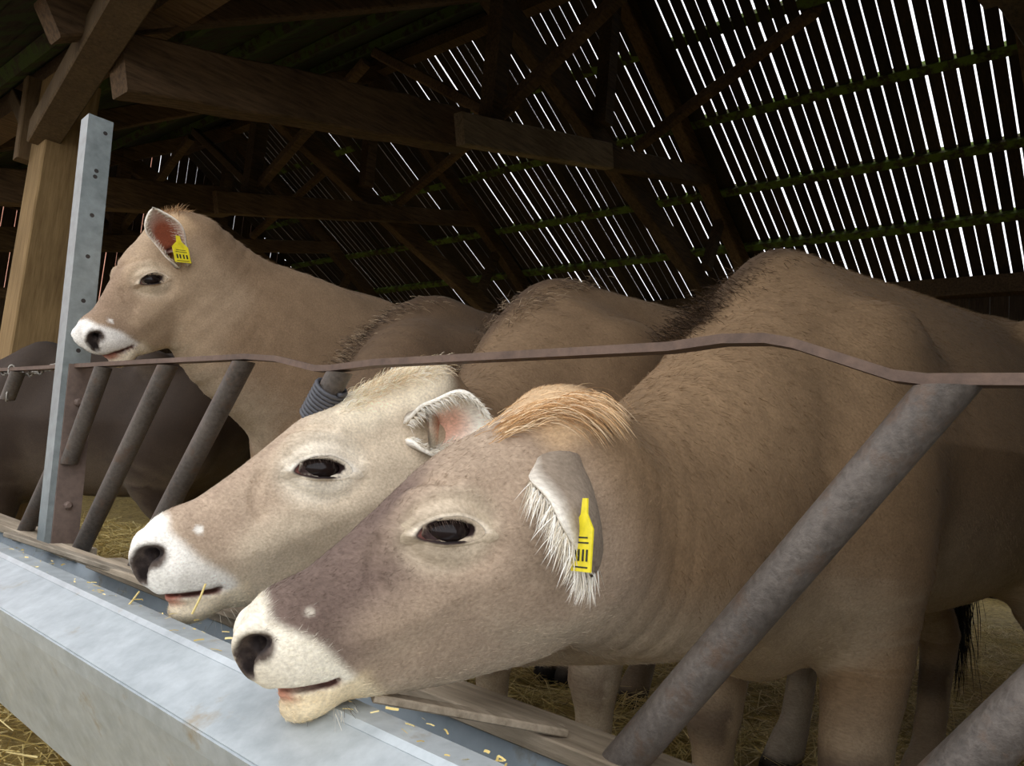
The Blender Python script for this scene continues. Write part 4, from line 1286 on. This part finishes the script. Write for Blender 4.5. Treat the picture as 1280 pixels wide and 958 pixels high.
def fringe(c, e, cnt, length, seed, side=1):
    r = np.random.default_rng(seed); G = e['G']; nu_, nv = G.shape[:2]
    i = r.integers(0, nu_ - 1, cnt); j = np.where(r.random(cnt) < .5, r.integers(0, 3, cnt), r.integers(nv - 5, nv, cnt))
    P = G[i, j]; ax = np.array(e['axis'], float); ax /= np.linalg.norm(ax); op = np.array(e['open'], float); op /= np.linalg.norm(op)
    mid = G[i, nv // 2]; inw = mid - P; inw /= np.linalg.norm(inw, axis=1)[:, None] + 1e-6
    d = ax * .75 + op * .5 + inw * .35 + r.normal(0, .22, (cnt, 3)); d /= np.linalg.norm(d, axis=1)[:, None]
    cols = np.array(WH)[r.integers(0, 3, cnt)] * r.uniform(.85, 1.05, (cnt, 1))
    return hair_mesh('ear_hair', c.lw(c.h2l(P)), (d @ c.HM) @ c.W2L, length * r.uniform(.5, 1.1, cnt) * c.S, .0006, cols, c.root, .25, 3)
fringe(cowA, earsA[0], 2200, .042, 6); fringe(cowB, earsB[0], 1600, .024, 7); fringe(cowC, earsC[0], 700, .02, 8)
# manes on the withers
DK = [srgb(52, 40, 30), srgb(70, 54, 40), srgb(96, 76, 56)]
tuft(cowA, 'mane', [(-.10, 0, 1.308), (.08, 0, 1.268), (.174, 0, 1.212), (.273, 0, 1.140), (.345, 0, 1.07)], 7000, (-.9, .0, .16), .028, .0005, DK, .18, (.02, .026, .006), .3, 9, frame='cow')
WB = [srgb(60, 48, 38), srgb(84, 66, 50), srgb(170, 148, 120), srgb(120, 98, 76)]
tuft(cowB, 'mane', [(-.02, 0, 1.31), (.10, 0, 1.262), (.18, 0, 1.19), (.23, 0, 1.09), (.30, 0, 1.0)], 6500, [(-.9, 0, .16), (-.7, .3, .35), (.0, .6, .3), (.2, .5, .2), (-.8, .2, .25)], .038, .0005, WB, .2, (.02, .036, .008), .35, 10, frame='cow')
tuft(cowD, 'mane', [(.0, 0, 1.305), (.12, 0, 1.255), (.22, 0, 1.17), (.3, 0, 1.06)], 3500, (-.8, .4, .14), .03, .0007, WB, .18, (.02, .028, .008), .4, 12, frame='cow')
# black tassel at the end of the front cow's tail
tl_ = [(-1.12, 0, 1.25), (-1.22, 0, 1.20), (-1.275, -.02, 1.05), (-1.24, -.10, .85), (-1.17, -.165, .66)]
T_ = catmull(tl_, 5); tb = MB().tube([cowA.lw(p) for p in T_], list(np.linspace(.034, .014, len(T_))), 10).build('tail', M['coat'], cowA.root, True)
a_ = tb.data.color_attributes.new('coat', 'FLOAT_COLOR', 'POINT'); a_.data.foreach_set('color', np.tile(np.array([*srgb(96, 78, 60), 1]), (len(tb.data.vertices), 1)).astype(F32).ravel())
tuft(cowA, 'tail_tassel', [(-1.18, -.16, .68), (-1.165, -.165, .60), (-1.16, -.17, .52)], 700, (.0, .0, -1.0), .24, .0014, [srgb(24, 18, 15), srgb(36, 28, 22), srgb(16, 12, 10)], .10, (.016, .016, .03), .1, 13, 5, 'cow', curl=.06)
# chin and nose whiskers
for c_, sd in ((cowA, 14), (cowB, 15)):
    tuft(c_, 'whiskers', [(.50, .03, -.162), (.475, .04, -.168), (.45, .03, -.172)], 16, [(.5, .4, -.8), (.2, .5, -.8), (0, .3, -1)], .035, .00025, [srgb(230, 220, 200), srgb(90, 76, 64)], .3, (.012, .008, .004), .1, sd, 3)

# stalks of straw hanging from the pale cow's lips
def stalk(p, q, lab):
    o = MB().tube([p, (p + q) / 2 + np.array([.002, 0, .002]), q], .0016, 6).build('straw_stalk', M['straw']); tag(o, lab, 'straw', 'straw stalks at the pale muzzle'); return o
stalk(at(257, 730, 1.16), at(240, 768, 1.155), 'short straw stalk dangling from the lower lip of the pale-faced cow')
stalk(at(174, 740, 1.30), at(153, 766, 1.27), 'straw stalk poking out left of the pale cow chin over the trough')
